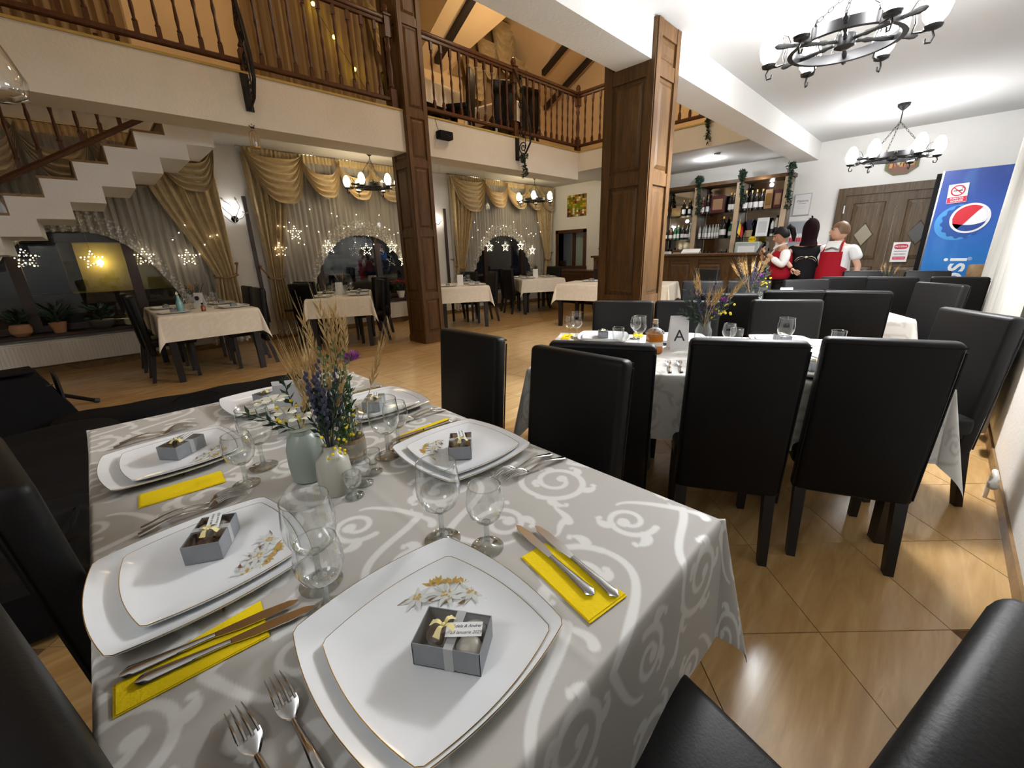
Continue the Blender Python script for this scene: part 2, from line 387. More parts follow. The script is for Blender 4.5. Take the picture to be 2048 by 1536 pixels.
struct('baseboard_back', MB().span((XW-.015, YR, 0), (XW, 7.8, .085)), WOODT, 'brown skirting along the bar wall')
struct('wall_left', MB().span((XB-.2, YR-.2, -.1), (XB, YW+.2, 6.5)), WALL, 'white wall behind the photographer')
# ceilings
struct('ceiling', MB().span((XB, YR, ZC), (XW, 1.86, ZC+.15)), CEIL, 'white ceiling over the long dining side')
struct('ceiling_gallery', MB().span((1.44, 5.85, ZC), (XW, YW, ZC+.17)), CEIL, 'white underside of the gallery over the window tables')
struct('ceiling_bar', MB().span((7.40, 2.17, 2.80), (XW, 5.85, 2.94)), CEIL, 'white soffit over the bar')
# gallery floor slab
struct('gallery_floor', MB().span((1.44, 5.47, ZC+.17), (XW, YW, BZ1)).span((7.34, 2.18, ZC), (XW, 5.9, BZ1)).span((XB, 5.47, ZC), (1.44, 5.88, BZ1)), WOODT, 'upper gallery floor slab')
# beams
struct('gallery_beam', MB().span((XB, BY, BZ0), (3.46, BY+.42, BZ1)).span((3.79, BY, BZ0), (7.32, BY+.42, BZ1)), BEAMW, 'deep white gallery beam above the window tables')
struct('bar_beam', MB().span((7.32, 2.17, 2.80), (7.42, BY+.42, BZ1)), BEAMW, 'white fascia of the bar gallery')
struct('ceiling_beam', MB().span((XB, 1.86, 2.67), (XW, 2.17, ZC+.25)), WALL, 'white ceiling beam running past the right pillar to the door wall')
tr = MB().span((XB, BY-.012, BZ1), (3.46, BY+.1, BZ1+.022)).span((3.79, BY-.012, BZ1), (7.308, BY+.1, BZ1+.022)).span((7.308, 2.17, BZ1), (7.42, BY+.1, BZ1+.022))
struct('trim_1', tr, plain('ochre_edge', (.42, .29, .07), .6), 'ochre edge strip along the gallery floor')
# roof of the upper floor with a dormer
def rz_(y): return 8.70-.5*y
rf = MB()
def tri(*p): rf.add(p, [tuple(range(len(p)))])
DL, DR, DA, DZ, DV = 5.95, 8.60, 7.50, 6.22, (7.20, 4.96)
zk = rz_(YW)
XK = 5.30
tri((XK, YW, zk), (DL, YW, zk), (DV[0], DV[1], DZ), (DV[0], 2.0, rz_(2.0)), (XK, 2.0, rz_(2.0)))
tri((XK, YW, zk), (XK, 2.0, rz_(2.0)), (XK, 2.0, 7.7), (XK, YW, 7.7)); tri((XB, YW, 6.6), (XK, YW, 6.6), (XK, 2.0, 7.7), (XB, 2.0, 7.7))
tri((DR, YW, zk), (9.3, YW, zk), (9.3, 2.0, rz_(2.0)), (DV[0], 2.0, rz_(2.0)), (DV[0], DV[1], DZ))
tri((DL, YW, zk), (DA, YW, DZ), (DV[0], DV[1], DZ))
tri((DR, YW, zk), (DV[0], DV[1], DZ), (DA, YW, DZ))
tri((XB, 2.0, rz_(2.0)), (9.3, 2.0, rz_(2.0)), (9.3, 1.9, 2.9), (XB, 1.9, 2.9))
struct('roof', rf, PEACH, 'sloping peach ceiling of the upper floor with a dormer', smooth=False)
for x, y0, lb in ((5.67, YW-.25, 'left of the dormer'), (8.20, 7.20, 'right of the dormer'), (9.08, YW-.05, 'nearest the bar gallery')):
    y1 = 2.4; dz = .10; rm = MB()
    if x == 8.20: y0 = YW-.75
    rm.add([(x-.055, y0, rz_(y0)-dz), (x+.055, y0, rz_(y0)-dz), (x+.055, y1, rz_(y1)-dz), (x-.055, y1, rz_(y1)-dz),
            (x-.055, y0, rz_(y0)-.005), (x+.055, y0, rz_(y0)-.005), (x+.055, y1, rz_(y1)-.005), (x-.055, y1, rz_(y1)-.005)],
           [(0, 1, 2, 3), (7, 6, 5, 4), (0, 4, 5, 1), (1, 5, 6, 2), (2, 6, 7, 3), (3, 7, 4, 0)])
    o = rm.build('rafter', RAFTER, smooth=False); o['kind'] = 'structure'; o['label'] = 'dark rafter on the sloping upper ceiling %s' % lb
# ------------------------------------------------------------------ panelled pillars
def pillar(name, label, x0, x1, y0, y1, ztop, rows, wmat):
    t = thing(name, label, 'pillar', ((x0+x1)/2, (y0+y1)/2, 0))
    W, D = x1-x0, y1-y0
    MB().box((0, 0, ztop/2), (W-.02, D-.02, ztop)).build('core', wmat, t)
    MB().box((0, 0, .05), (W+.03, D+.03, .10)).build('plinth', wmat, t)
    fr = MB(); z = [.12]+list(rows)
    for sx, sy, wd in ((0, -1, W), (-1, 0, D), (1, 0, D), (0, 1, W)):
        M = RZ(0 if sy == -1 else PI if sy == 1 else -PI/2 if sx == -1 else PI/2); off = (D if sx == 0 else W)/2
        st = wd*.17
        for s in (-1, 1): fr.box((s*(wd/2-st/2), -off+.004, ztop/2), (st, .028, ztop), M)
        for zz in z: fr.box((0, -off+.006, zz), (wd-2*st+.002, .024, .10), M)
        if sx == 1 or sy == 1: continue
        for a, b in zip(z[:-1], z[1:]):
            h = b-a-.10-.05; wp = wd-2*st-.04
            p = MB(); p.add([(-wp/2, 0, -h/2), (wp/2, 0, -h/2), (wp/2, 0, h/2), (-wp/2, 0, h/2), (-wp/2+.025, -.013, -h/2+.025), (wp/2-.025, -.013, -h/2+.025), (wp/2-.025, -.013, h/2-.025), (-wp/2+.025, -.013, h/2-.025)],
                            [(0, 1, 5, 4), (1, 2, 6, 5), (2, 3, 7, 6), (3, 0, 4, 7), (4, 5, 6, 7)])
            c = M @ Vector((0, -off+.007, (a+b)/2)); p.build('panel', wmat, t, c, M.to_euler(), smooth=False)
    fr.build('stile_frame', wmat, t, smooth=False)
    return t
pillar('wooden_pillar', 'dark panelled wooden pillar under the gallery beam beside the window tables', 3.457, 3.797, 5.40, 5.84, 5.6, [.72, 1.62, 2.52, 3.12, 4.15, 5.4], WOODP)
pillar('wooden_pillar', 'thick panelled wooden pillar in the middle with a paler right face', 3.40, 3.77, 1.83, 2.27, 2.93, [.74, .86, 1.86, 2.62, 2.88], WOODP)
# ------------------------------------------------------------------ railings
BAL = MB()
BAL.box((0, 0, .05), (.036, .036, .10)); BAL.lathe([(.017, .10), (.022, .115), (.012, .135), (.017, .22), (.011, .34), (.018, .40), (.018, .42), (.011, .48), (.018, .60), (.012, .70), (.021, .73), (.014, .75)], 8); BAL.box((0, 0, .80), (.036, .036, .10))
BALM = BAL.mesh('baluster', WOODR)
def newel(mb, p, h=1.06, r=.045):
    M = TR(*p)
    mb.box((0, 0, .11), (2*r, 2*r, .22), M); mb.lathe([(r*.75, .22), (r, .25), (r*.55, .29), (r*.9, .42), (r*.5, .62), (r*.9, .68), (r*.6, .72), (r*.85, .78)], 10, M)
    mb.box((0, 0, h-.17), (2*r, 2*r, .22), M); mb.box((0, 0, h-.05), (2.6*r, 2.6*r, .02), M); mb.lathe([(r*.5, h-.04), (r*.9, h-.01), (r, h+.02), (r*.6, h+.06), (.004, h+.075)], 10, M)
def railing(label, p0, p1, z, sp=.165, ends=(1, 1)):
    t = thing('balustrade', label, 'railing', (p0[0], p0[1], z)); v = Vector((p1[0]-p0[0], p1[1]-p0[1], 0)); L = v.length; a = math.atan2(v.y, v.x); M = RZ(a)
    MB().rbox((L/2, 0, .98), (L, .075, .055), .018, 2, M).rbox((L/2, 0, .935), (L, .045, .04), .006, 1, M).build('handrail', WOODR, t)
    MB().rbox((L/2, 0, .105), (L, .05, .05), .01, 1, M).build('bottom_rail', WOODR, t)
    n = max(1, int(round(L/sp)))
    for i in range(1, n):
        c = M @ Vector((L*i/n, 0, .115)); o = link('baluster', BALM, t, c, a); o.scale = (1, 1, .94)
    for e, x in zip(ends, (0, L)):
        if e:
            m = MB(); newel(m, M @ Vector((x, 0, 0))); m.build('newel_post', WOODR, t)
    return t
ZR = BZ1+.02
railing('gallery balustrade left of the dark pillar, above the white beam', (-1.6, BY+.06), (1.62, BY+.06), ZR, ends=(0, 0))
railing('gallery balustrade between the iron scroll bracket and the dark pillar', (1.66, BY+.06), (3.36, BY+.06), ZR, ends=(1, 1))
railing('gallery balustrade right of the dark pillar in front of the upstairs tables', (3.86, BY+.06), (5.62, BY+.06), ZR, ends=(0, 1))
railing('gallery balustrade from the second iron bracket to the corner post', (5.62, BY+.06), (7.36, BY+.06), ZR, ends=(0, 1))
railing('short return balustrade running behind the thick middle pillar', (7.36, BY+.06), (7.36, 2.3), ZR, ends=(0, 0))
# ------------------------------------------------------------------ stair
st = thing('staircase', 'white sawtooth staircase with brown treads rising to the gallery', 'staircase', (0, 0, 0))
Y0S, Y1S = 6.58, 7.58
TRD = [(.99-.2805*i, 1.2705-.2805*i, 2.905-.1815*i) for i in range(9)]           # treads: x0, x1, z
SOF = [(1.172-.2835*i, 1.4555-.2835*i, 2.634-.173*i) for i in range(10)]          # stepped underside: x0, x1, z
body = MB(); xs_ = sorted(set([round(q, 4) for t_ in TRD for q in t_[:2]]+[round(q, 4) for t_ in SOF for q in t_[:2]]))
for p, q in zip(xs_[:-1], xs_[1:]):
    c = (p+q)/2; zt = [t_[2] for t_ in TRD if t_[0] <= c <= t_[1]]; zb = [t_[2] for t_ in SOF if t_[0] <= c <= t_[1]]
    if q-p < 1e-3 or not zb: continue
    body.span((p, Y0S, zb[0]), (q, Y1S, (zt[0] if zt else (3.09 if c > 1 else 0))-.025)) if (zt or c > 1) else None
body.build('stair_flight', WALL, st, smooth=False)
for i, (xl, xr, zt) in enumerate(TRD):
    MB().span((xl-.02, Y0S+.005, zt-.025), (xr, Y1S, zt)).build('tread', WOODT, st, smooth=False)
    MB().span((xr-.012, Y0S+.005, zt), (xr-.0005, Y1S, zt+.1565)).build('riser', WOODT, st, smooth=False)
sr = thing('stair_balustrade', 'dark turned balustrade climbing along the staircase behind the beam', 'railing', (0, 0, 0))
xa, xb_ = -1.35, 1.40
def zs(x): return 2.35+(x-0)*.600
MB().tube([(xa, 6.62, zs(xa)), (xb_, 6.62, zs(xb_))], .03, 6).build('bottom_rail', WOODR, sr)
MB().tube([(xa, 6.62, zs(xa)+.86), (.30, 6.62, zs(.30)+.86)], .036, 8).build('handrail', WOODR, sr)
for i in range(16):
    x = xa+.08+i*.172
    if x > .95: continue
    link('baluster', BALM, sr, (x, 6.62, zs(x)), 0)
# ------------------------------------------------------------------ iron scroll brackets on the gallery
def spiral(c, r0, r1, a0, a1, n=18):
    return [(c[0]+(r0+(r1-r0)*i/n)*math.cos(a0+(a1-a0)*i/n), 0, c[1]+(r0+(r1-r0)*i/n)*math.sin(a0+(a1-a0)*i/n)) for i in range(n+1)]
def scroll_bracket(label, x):
    t = thing('scroll_bracket', label, 'bracket', (x, BY, BZ0))
    MB().box((0, -.012, .31), (.075, .022, .34)).build('wall_strap', IRON, t)
    P = [(0, -.03, .17), (0, -.20, .22), (0, -.31, .36), (0, -.32, .55), (0, -.24, .86), (0, -.13, 1.14), (0, .02, 1.46)]
    MB().tube(P, .019, 8, flat=.6).build('bowed_bar', IRON, t)
    M = TR(0, -.15, .12) @ RZ(PI/2)
    m = MB()
    for c, r0, r1, a0, a1 in (((.0, .20), .095, .012, -PI/2, 3.2*PI), ((.0, .42), .085, .012, PI/2, -2.6*PI), ((-.02, .62), .07, .01, -PI/2, 2.6*PI), ((.03, .82), .06, .01, PI/2, -2.6*PI), ((.02, 1.02), .04, .01, -PI/2, 2.6*PI), ((.04, 1.2), .035, .01, PI/2, -2.6*PI)):
        m.tube(spiral(c, r0, r1, a0, a1), .009, 5, M)
    m.tube([(-.03, 0, .12), (-.06, 0, .35), (-.02, 0, .55), (-.055, 0, .75), (-.02, 0, .95), (.02, 0, 1.2)], .007, 5, M)
    m.build('scrolls', IRON, t); return t
scroll_bracket('black wrought iron scroll bracket on the gallery beam left of the dark pillar', 1.60)
scroll_bracket('black wrought iron scroll bracket with a trailing plant right of the dark pillar', 5.60)
# ------------------------------------------------------------------ windows, sills, radiators
def window(n, a, b, posts):
    t = struct('window_%d' % n, MB().span((a, YW+.10, SILL), (a+.07, YW+.16, HEAD)).span((b-.07, YW+.10, SILL), (b, YW+.16, HEAD)).span((a, YW+.10, SILL), (b, YW+.16, SILL+.08)).span((a, YW+.10, HEAD-.07), (b, YW+.16, HEAD)), FRAME, 'dark framed window %s' % ('over the long radiator below the stairs', 'behind the second curtained table', 'nearest the bar wall')[n-1], smooth=False)
    xs_ = [a]+list(posts)+[b]
    for p in posts: MB().span((p-.055, YW+.09, SILL), (p+.055, YW+.17, HEAD)).build('mullion', FRAME, t, smooth=False)
    for p, q in zip(xs_[:-1], xs_[1:]): MB().span((p+.03, YW+.125, SILL+.06), (q-.03, YW+.131, HEAD-.05)).build('pane', PANE, t, smooth=False)
    MB().rbox(((a+b)/2, YW-.03, SILL-.02), (b-a+.06, .30, .04), .008, 1).build('window_sill', FRAME, t)
    # deep plinth ledge for plants is the sill itself
    return t
window(1, *WINS[0], (-.62, .46)); window(2, *WINS[1], (3.0, 4.16)); window(3, *WINS[2], (7.0, 8.3))
def radiator(label, a, b):
    t = thing('radiator', label, 'radiator', ((a+b)/2, YW-.09, .10)); L = b-a
    MB().rbox((0, 0, .155), (L, .05, .30), .008, 1).build('panel', RADI, t)
    m = MB(); k = int(L/.033)
    for i in range(k): m.rbox((-L/2+.02+i*.033, -.028, .155), (.014, .012, .25), .004, 1)
    m.build('fins', RADI, t); MB().box((0, 0, .312), (L+.01, .075, .012)).build('top_grille', RADI, t)
    m = MB()
    for s in (-1, 1): m.box((s*(L/2-.15), .05, .1), (.03, .06, .2)).box((s*(L/2-.15), 0, -.05), (.025, .03, .10))
    m.build('bracket', RADI, t)
radiator('long low white radiator beneath the left window and stairs', -1.6, .42)
radiator('white radiator behind the dark pillar beneath the poinsettia', 3.95, 4.85)
# ------------------------------------------------------------------ curtains
def pleat(u, n, amp): return amp*math.sin(u*2*PI*n)+.3*amp*math.sin(u*2*PI*n*2.3+1)
def drape(label, xa, xb2, ztop, ztie, ztip, xt0, xt1, xbot0, xbot1, zbot=.30):
    t = thing('curtain_drape', label, 'curtain', ((xa+xb2)/2, YW-.115, 0)); ox = (xa+xb2)/2
    def f(u, v):
        z = ztop+(zbot-ztop)*v
        if z > ztie:
            k = ((ztop-z)/(ztop-ztie)); k = k*k*(3-2*k)*.5+k*k*.5; l = xa+(xt0-xa)*k; r = xb2+(xt1-xb2)*k; amp = .022*(1-k)+.020
        else:
            k = (ztie-z)/(ztie-zbot); k = math.sqrt(k); l = xt0+(xbot0-xt0)*k; r = xt1+(xbot1-xt1)*k; amp = .022+.02*k
        return (l+(r-l)*u-ox, pleat(u, 6, amp)-.02, z)
    MB().grid(f, 90, 40).build('drape', CURT, t, ang=80)
    m = MB(); zz = ztie
    m.tube([(xt0-ox-.02, -.07, zz), ((xt0+xt1)/2-ox, -.10, zz-.02), (xt1-ox+.02, -.06, zz+.02), (xt1-ox+.02, .05, zz+.03), (xt0-ox-.02, .05, zz+.02)], .014, 6, closed=True)
    m.build('tieback_cord', ROPE, t)
    hx = xa-ox-.03 if abs(xt0-xa) < abs(xt1-xb2) else xb2-ox+.03
    m = MB(); e = xt0-ox if hx < 0 else xt1-ox
    m.tube([(e, -.04, zz), (hx, 0, zz+.17), (hx, .10, zz+.19)], .012, 6).ball((hx, -.01, zz+.19), .022)
    m.build('tieback_hook', ROPE, t); return t
def sheer_panel(label, a, b, zt, hem, lace=True, mat=None):
    t = thing('sheer_curtain', label, 'curtain', ((a+b)/2, YW-.03, 0)); ox = (a+b)/2; L = b-a; n = int(L/.085)
    def yy(u): return pleat(u, n, .022)
    def f(u, v):
        x = a+L*u; h = hem(x); return (x-ox, yy(u), zt+(h-zt)*v)
    MB().grid(f, n*8, 24).build('sheer_panel', mat or SHEER, t, ang=80)
    if lace:
        def g(u, v):
            x = a+L*u; h = hem(x); return (x-ox, yy(u)-.004, h+(.26 if h > .2 else .10)*(1-v)+.012*math.sin(u*2*PI*n*1.0)*v)
        MB().grid(g, n*8, 4).build('lace_border', LACE, t, ang=80)
    return t
def arch(xc, hw, ztop_, zb=.06):
    def f(x):
        k = abs(x-xc)/hw
        return zb if k >= 1.22 else max(zb, ztop_-(ztop_-.75)*min(1, k)**2.6-(.0 if k < 1 else (k-1)/.22*(.75-zb)))
    return f
sheer_panel('sheer pleated curtain with arched lace hem behind the staircase', -1.70, 1.62, 2.86, arch(-.05, .98, 1.72))
sheer_panel('sheer pleated curtain with arched lace hem at the second window', 2.08, 5.05, 2.86, arch(3.80, 1.02, 1.70))
sheer_panel('sheer pleated curtain with arched lace hem nearest the bar wall', 5.90, 9.24, 2.86, arch(7.50, 1.05, 1.72))
def swag(t, ox, x0, x1, ztop, drop, inner=.30, amp=.040, folds=5, lop=0.):
    def f(u, v):
        k = inner+(1-inner)*v
        uu = u+lop*math.sin(PI*u)*k
        x = x0+(x1-x0)*uu + (.03*k*(2*u-1))
        z = ztop-.035-drop*k*(1-abs(2*u-1)**3.0)
        return (x-ox, -.135-.05*math.sin(PI*u)-amp*math.cos(v*2*PI*folds)*(.35+.65*math.sin(PI*u)), z)
    return MB().grid(f, 30, folds*10).build('swag', CURT, t, ang=80)
def valance(label, a, b, xs_, ztop, drop):
    t = thing('swag_valance', label, 'valance', ((a+b)/2, YW-.07, 0)); ox = (a+b)/2; n = int((b-a)/.06)
    def f(u, v): return (a+(b-a)*u-ox, -.085+pleat(u, n, .010), ztop-.11*v)
    MB().grid(f, n*6, 3).build('gathered_heading', CURT, t, ang=80)
    MB().tube([(a-ox-.06, -.06, ztop+.012), (b-ox+.03, -.06, ztop+.012)], .012, 8).build('curtain_rail', STEEL, t)
    for i, (p, q) in enumerate(xs_):
        big = i == 0 and q-p > .78
        swag(t, ox, p, q, ztop, drop*(1.22 if big else 1.0), .12 if big else .42, folds=6 if big else 4, lop=.10)
    return t
valance('golden swag valance over the stairs', -1.75, 1.66, [(-1.72, -.86), (-.88, -.22), (-.24, .36), (.34, .95), (.93, 1.64)], 2.90, .62)
valance('golden swag valance on the second window left of the dark pillar', 2.03, 5.10, [(2.05, 2.86), (2.84, 3.46), (3.44, 4.06), (4.04, 4.72), (4.70, 5.08)], 2.92, .60)
valance('golden swag valance on the window nearest the bar wall', 5.86, 9.26, [(5.88, 6.80), (6.78, 7.50), (7.48, 8.18), (8.16, 8.72), (8.70, 9.24)], 2.92, .56)
drape('golden brocade drape tied back to the right of the staircase window', .74, 1.64, 2.86, 1.08, 0, 1.36, 1.62, 1.28, 1.64, .42)
drape('golden brocade drape tied back at the left of the second window', 2.02, 2.62, 2.86, 1.02, 0, 2.10, 2.30, 2.06, 2.34, .34)
drape('golden brocade drape tied back beside the dark pillar on the third window', 5.88, 6.55, 2.86, 1.02, 0, 5.96, 6.16, 5.90, 6.20, .34)
drape('golden brocade drape hanging in the corner by the bar wall', 8.62, 9.24, 2.6, 1.10, 0, 8.98, 9.14, 8.92, 9.16, .50)
for x, lb in ((1.99, 'second'), (5.78, 'third')):
    o = MB().box((0, 0, 0), (.05, .04, 1.95)).build('trim_%d' % (2 if x < 3 else 3), FRAME, loc=(x-.02, YW-.03, 1.28)); o['kind'] = 'structure'; o['label'] = 'dark vertical board at the left of the %s window' % lb
# upper floor curtains
def upper_curtain(label, a, b, z0, z1):
    t = thing('upper_curtain', label, 'curtain', ((a+b)/2, YW-.10, BZ1)); ox = (a+b)/2; n = int((b-a)/.11)
    MB().grid(lambda u, v: (a+(b-a)*u-ox, pleat(u, n, .035), (z1-BZ1)+(z0-z1)*v), n*8, 6).build('pleated_panel', CURTU, t, ang=80)
    return t
upper_curtain('brown pleated upstairs curtain at the far left of the gallery', -1.65, 1.06, BZ1+.02, 6.3)
t = upper_curtain('brown pleated upstairs curtain left of the dark pillar', 2.40, 5.25, BZ1+.02, 6.3)
swag(t, (2.40+5.25)/2, 4.30, 4.85, 5.45-BZ1, .85, .2); swag(t, (2.40+5.25)/2, 4.62, 5.1, 4.85-BZ1, .72, .2)
t = upper_curtain('golden upstairs curtain in the dormer right of the pillar', 6.45, 8.5, BZ1+.02, 4.85)
ox = (6.45+8.5)/2
for p, q, zt_, dr in ((6.35, 6.95, 5.20, .8), (6.75, 7.30, 5.65, .8), (7.15, 7.85, 6.15, 1.1), (7.75, 8.25, 5.55, .9), (8.05, 8.5, 5.15, .8)): swag(t, ox, p, q, zt_-BZ1, dr, .15, folds=5)
MB().add([(6.1-ox, .03, 4.8-BZ1), (8.45-ox, .03, 4.8-BZ1), (7.5-ox, .03, 6.1-BZ1)], [(0, 1, 2)]).build('gable_panel', CURTU, t)
bl = thing('fairy_lights', 'yellow fairy light bulbs hanging before the upstairs curtain', 'string lights', (3.4, YW-.26, BZ1))
m = MB(); pts = [(0, 0, 1.90), (.27, 0, 1.55), (.555, 0, 1.18)]
for p in pts: m.ball(p, .028, 8, 6)
m.build('bulb', YSTAR, bl); MB().tube([(-.2, .02, 2.2)]+[(x, .02, z) for x, y, z in pts]+[(.9, .02, .7)], .004, 5).build('wire', INK, bl)
# ------------------------------------------------------------------ lit stars and light points in the windows
def star_mesh(r):
    w_ = MB(); P = []
    for i in range(10):
        a = PI/2+i*PI/5; q = r if i % 2 == 0 else r*.45; P.append((q*math.cos(a), 0, q*math.sin(a)))
    w_.tube(P, .0035, 5, closed=True); w_.tube([(0, 0, r), (0, 0, r*3.4)], .0018, 4)
    d_ = MB()
    for i in range(10):
        d_.ball(P[i], .0085, 6, 4); q = P[(i+1) % 10]; d_.ball(((P[i][0]+q[0])/2, 0, (P[i][2]+q[2])/2), .006, 6, 4)
    return w_.mesh('wire', GOLD), d_.mesh('bulb', LED)
SW, SD = star_mesh(.105)
WNAME = ('under the staircase', 'in the second window', 'in the window nearest the bar wall')
for wi, pts in enumerate(([(-.50, 1.40), (.08, 1.37), (.60, 1.39), (1.08, 1.37)], [(2.32, 1.46), (2.60, 1.72), (3.13, 1.49), (3.83, 1.44), (4.37, 1.48), (4.60, 1.22)], [(6.92, 1.46), (7.45, 1.46), (8.0, 1.47), (8.45, 1.36)])):
    order = ('leftmost', 'second from the left', 'third from the left', 'fourth from the left', 'fifth from the left', 'sixth from the left')
    for i, (x, z) in enumerate(pts):
        t = thing('star_light', '%s glowing wire star hanging %s' % (order[i], WNAME[wi]), 'star light', (x, YW-.14+.005*i, z), 0, 'glowing wire stars in the windows')
        link('wire', SW, t); link('bulb', SD, t)
for wi, (a, b, z) in enumerate(((.95, 1.6, 1.7), (2.35, 4.9, 1.85), (6.4, 8.9, 1.8))):
    t = thing('curtain_lights', 'tiny warm light points strung on the sheer curtain %s' % WNAME[wi], 'string lights', ((a+b)/2, YW-.15, 0)); m = MB(); L = b-a; P = []
    for i in range(int(L/.09)):
        x = -L/2+i*.09; zz = z+.16*math.sin(i*1.3)+random.uniform(-.2, .15); P.append((x, 0, zz)); m.ball((x, -.004, zz), .007, 6, 4)
    m.build('bulb', LED, t); MB().tube(P, .0012, 4).build('wire', PAPER, t)
# ------------------------------------------------------------------ outside: facade across the yard with a lamp
yd = MB().span((-12, 8.2, -.4), (22, 26, -.05)); struct('yard_ground', yd, plain('asphalt', (.02, .02, .022), .7), 'dark yard outside the windows')
fa = thing('neighbour_house', 'yellow lit house wall seen through the window under the stairs', 'building', (.4, 12.6, 0))
FAC = plain('ochre_render', (.42, .33, .12), .8, var=.1)
MB().span((-.72, 0, .76), (1.5, .2, 1.74)).build('house_wall', FAC, fa); MB().span((-.70, -.3, .80), (-.50, -.1, 1.9)).build('column', FAC, fa)
MB().span((-2.4, -.5, 1.74), (2.8, .4, 3.8)).build('upper_wall', FRAME, fa); MB().span((-2.4, -.1, -.05), (2.8, .3, .76)).build('dark_base', FRAME, fa)
MB().lathe([(.02, 0), (.05, .02), (.06, .08), (.02, .11)], 10, TR(-.17, -.10, 1.30)).build('wall_lamp', emit('house_lamp', (1, .78, .3), 9), fa)
lamp('house_wall_lamp', (.26, 12.35, 1.38), 1.6, (1, .78, .28), .05)
cr = thing('parked_car', 'dark parked car outside the second window', 'car', (4.2, 11.2, 0))
CARP = plain('car_paint', (.02, .022, .03), .2, coat=.6)
MB().rbox((0, 0, .62), (4.2, 1.7, .62), .18, 3).build('car_body', CARP, cr); MB().rbox((-.1, 0, 1.12), (2.3, 1.5, .55), .22, 3).build('cabin', PANE, cr)
for sx in (-1.3, 1.3):
    for sy in (-.8, .8): MB().tube([(sx, sy-.09, .32), (sx, sy+.09, .32)], .32, 16).build('wheel', FABK, cr)
# ------------------------------------------------------------------ damask cloth
PT, PN = .41, 800
def damask_tile():
    A = np.zeros((PN, PN), np.float32)
    gy, gx = np.mgrid[0:PN, 0:PN].astype(np.float32)/PN
    def stroke(P, W):
        W = [q*1.18 for q in W]
        for (x0, y0), (x1, y1), w0, w1 in zip(P[:-1], P[1:], W[:-1], W[1:]):
            wm = max(w0, w1)+.012
            i0 = int((min(x0, x1)-wm)*PN); i1 = int((max(x0, x1)+wm)*PN)+1; j0 = int((min(y0, y1)-wm)*PN); j1 = int((max(y0, y1)+wm)*PN)+1
            ix = np.arange(i0, i1); iy = np.arange(j0, j1); X, Y = np.meshgrid(ix/PN, iy/PN)
            dx, dy = x1-x0, y1-y0; l2 = dx*dx+dy*dy+1e-12; t = np.clip(((X-x0)*dx+(Y-y0)*dy)/l2, 0, 1)
            dd = np.hypot(X-x0-t*dx, Y-y0-t*dy); ww = w0+(w1-w0)*t
            v = np.clip((ww-dd)/.009+.5, 0, 1).astype(np.float32)
            jj = (iy % PN)[:, None]; ii = (ix % PN)[None, :]
            A[jj, ii] = np.maximum(A[jj, ii], v)
    def spi(c, r0, r1, a0, turns, w0, w1, n=46, leaves=(2, 8, 14, 20, 27)):
        P = []; W = []
        for k in range(n+1):
            t = k/n; r = r0+(r1-r0)*t**.8; a = a0+turns*2*PI*t; P.append((c[0]+r*math.cos(a), c[1]+r*math.sin(a))); W.append(w0+(w1-w0)*t)
        stroke(P, W)
        stroke([P[-1], (P[-1][0]+.006, P[-1][1]+.004)], [.030, .026])           # eye of the scroll
        if leaves:
            sg = 1 if turns > 0 else -1
            for k in leaves:
                p = P[k]; a = a0+turns*2*PI*k/n; L = .105-.016*(k/9)
                Q = []; V = []
                for q in range(9):
                    t = q/8; aa = a-sg*(.25-1.25*t); Q.append((p[0]+L*t*math.cos(aa), p[1]+L*t*math.sin(aa))); V.append(.021*math.sin(PI*min(1, .25+.75*t))+.003)
                stroke(Q, V); e = Q[-1]; stroke([e, (e[0]-.012*math.cos(a), e[1]-.012*math.sin(a))], [.010, .012])
    def bez(p, w0, w1, n=24):
        P = []; W = []
        for k in range(n+1):
            t = k/n; u = 1-t
            P.append(tuple(u**3*p[0][i]+3*u*u*t*p[1][i]+3*u*t*t*p[2][i]+t**3*p[3][i] for i in (0, 1))); W.append(w0+(w1-w0)*t)
        stroke(P, W)
    spi((.27, .30), .205, .045, PI*1.05, 1.45, .017, .012); spi((.73, .74), .205, .045, PI*.02, 1.45, .017, .012)
    spi((.76, .24), .135, .035, PI*.6, -1.35, .015, .011, 46, (4, 13)); spi((.22, .78), .135, .035, PI*1.6, -1.35, .015, .011, 46, (4, 13))
    bez([(.075, .27), (.02, .55), (.35, .52), (.50, .62)], .014, .018); bez([(.935, .76), (1.0, .48), (.68, .5), (.50, .38)], .014, .018)
    bez([(.50, .62), (.42, .82), (.35, .9), (.30, .90)], .018, .006); bez([(.50, .38), (.58, .18), (.62, .12), (.70, .10)], .018, .006)
    bez([(.50, .5), (.55, .55), (.46, .62), (.50, .70)], .02, .004); bez([(.0, .0), (.06, .06), (.02, .12), (.08, .16)], .022, .004); bez([(1, .02), (.92, .02), (.9, -.04), (.86, -.02)], .018, .003)
    return A
DAM = damask_tile()
def dam_at(u, v):
    x = (u/PT % 1.0)*PN; y = (v/PT % 1.0)*PN; i = x.astype(int); j = y.astype(int); fx = x-i; fy = y-j
    i0 = i % PN; i1 = (i+1) % PN; j0 = j % PN; j1 = (j+1) % PN
    return (DAM[j0, i0]*(1-fx)*(1-fy)+DAM[j0, i1]*fx*(1-fy)+DAM[j1, i0]*(1-fx)*fy+DAM[j1, i1]*fx*fy)
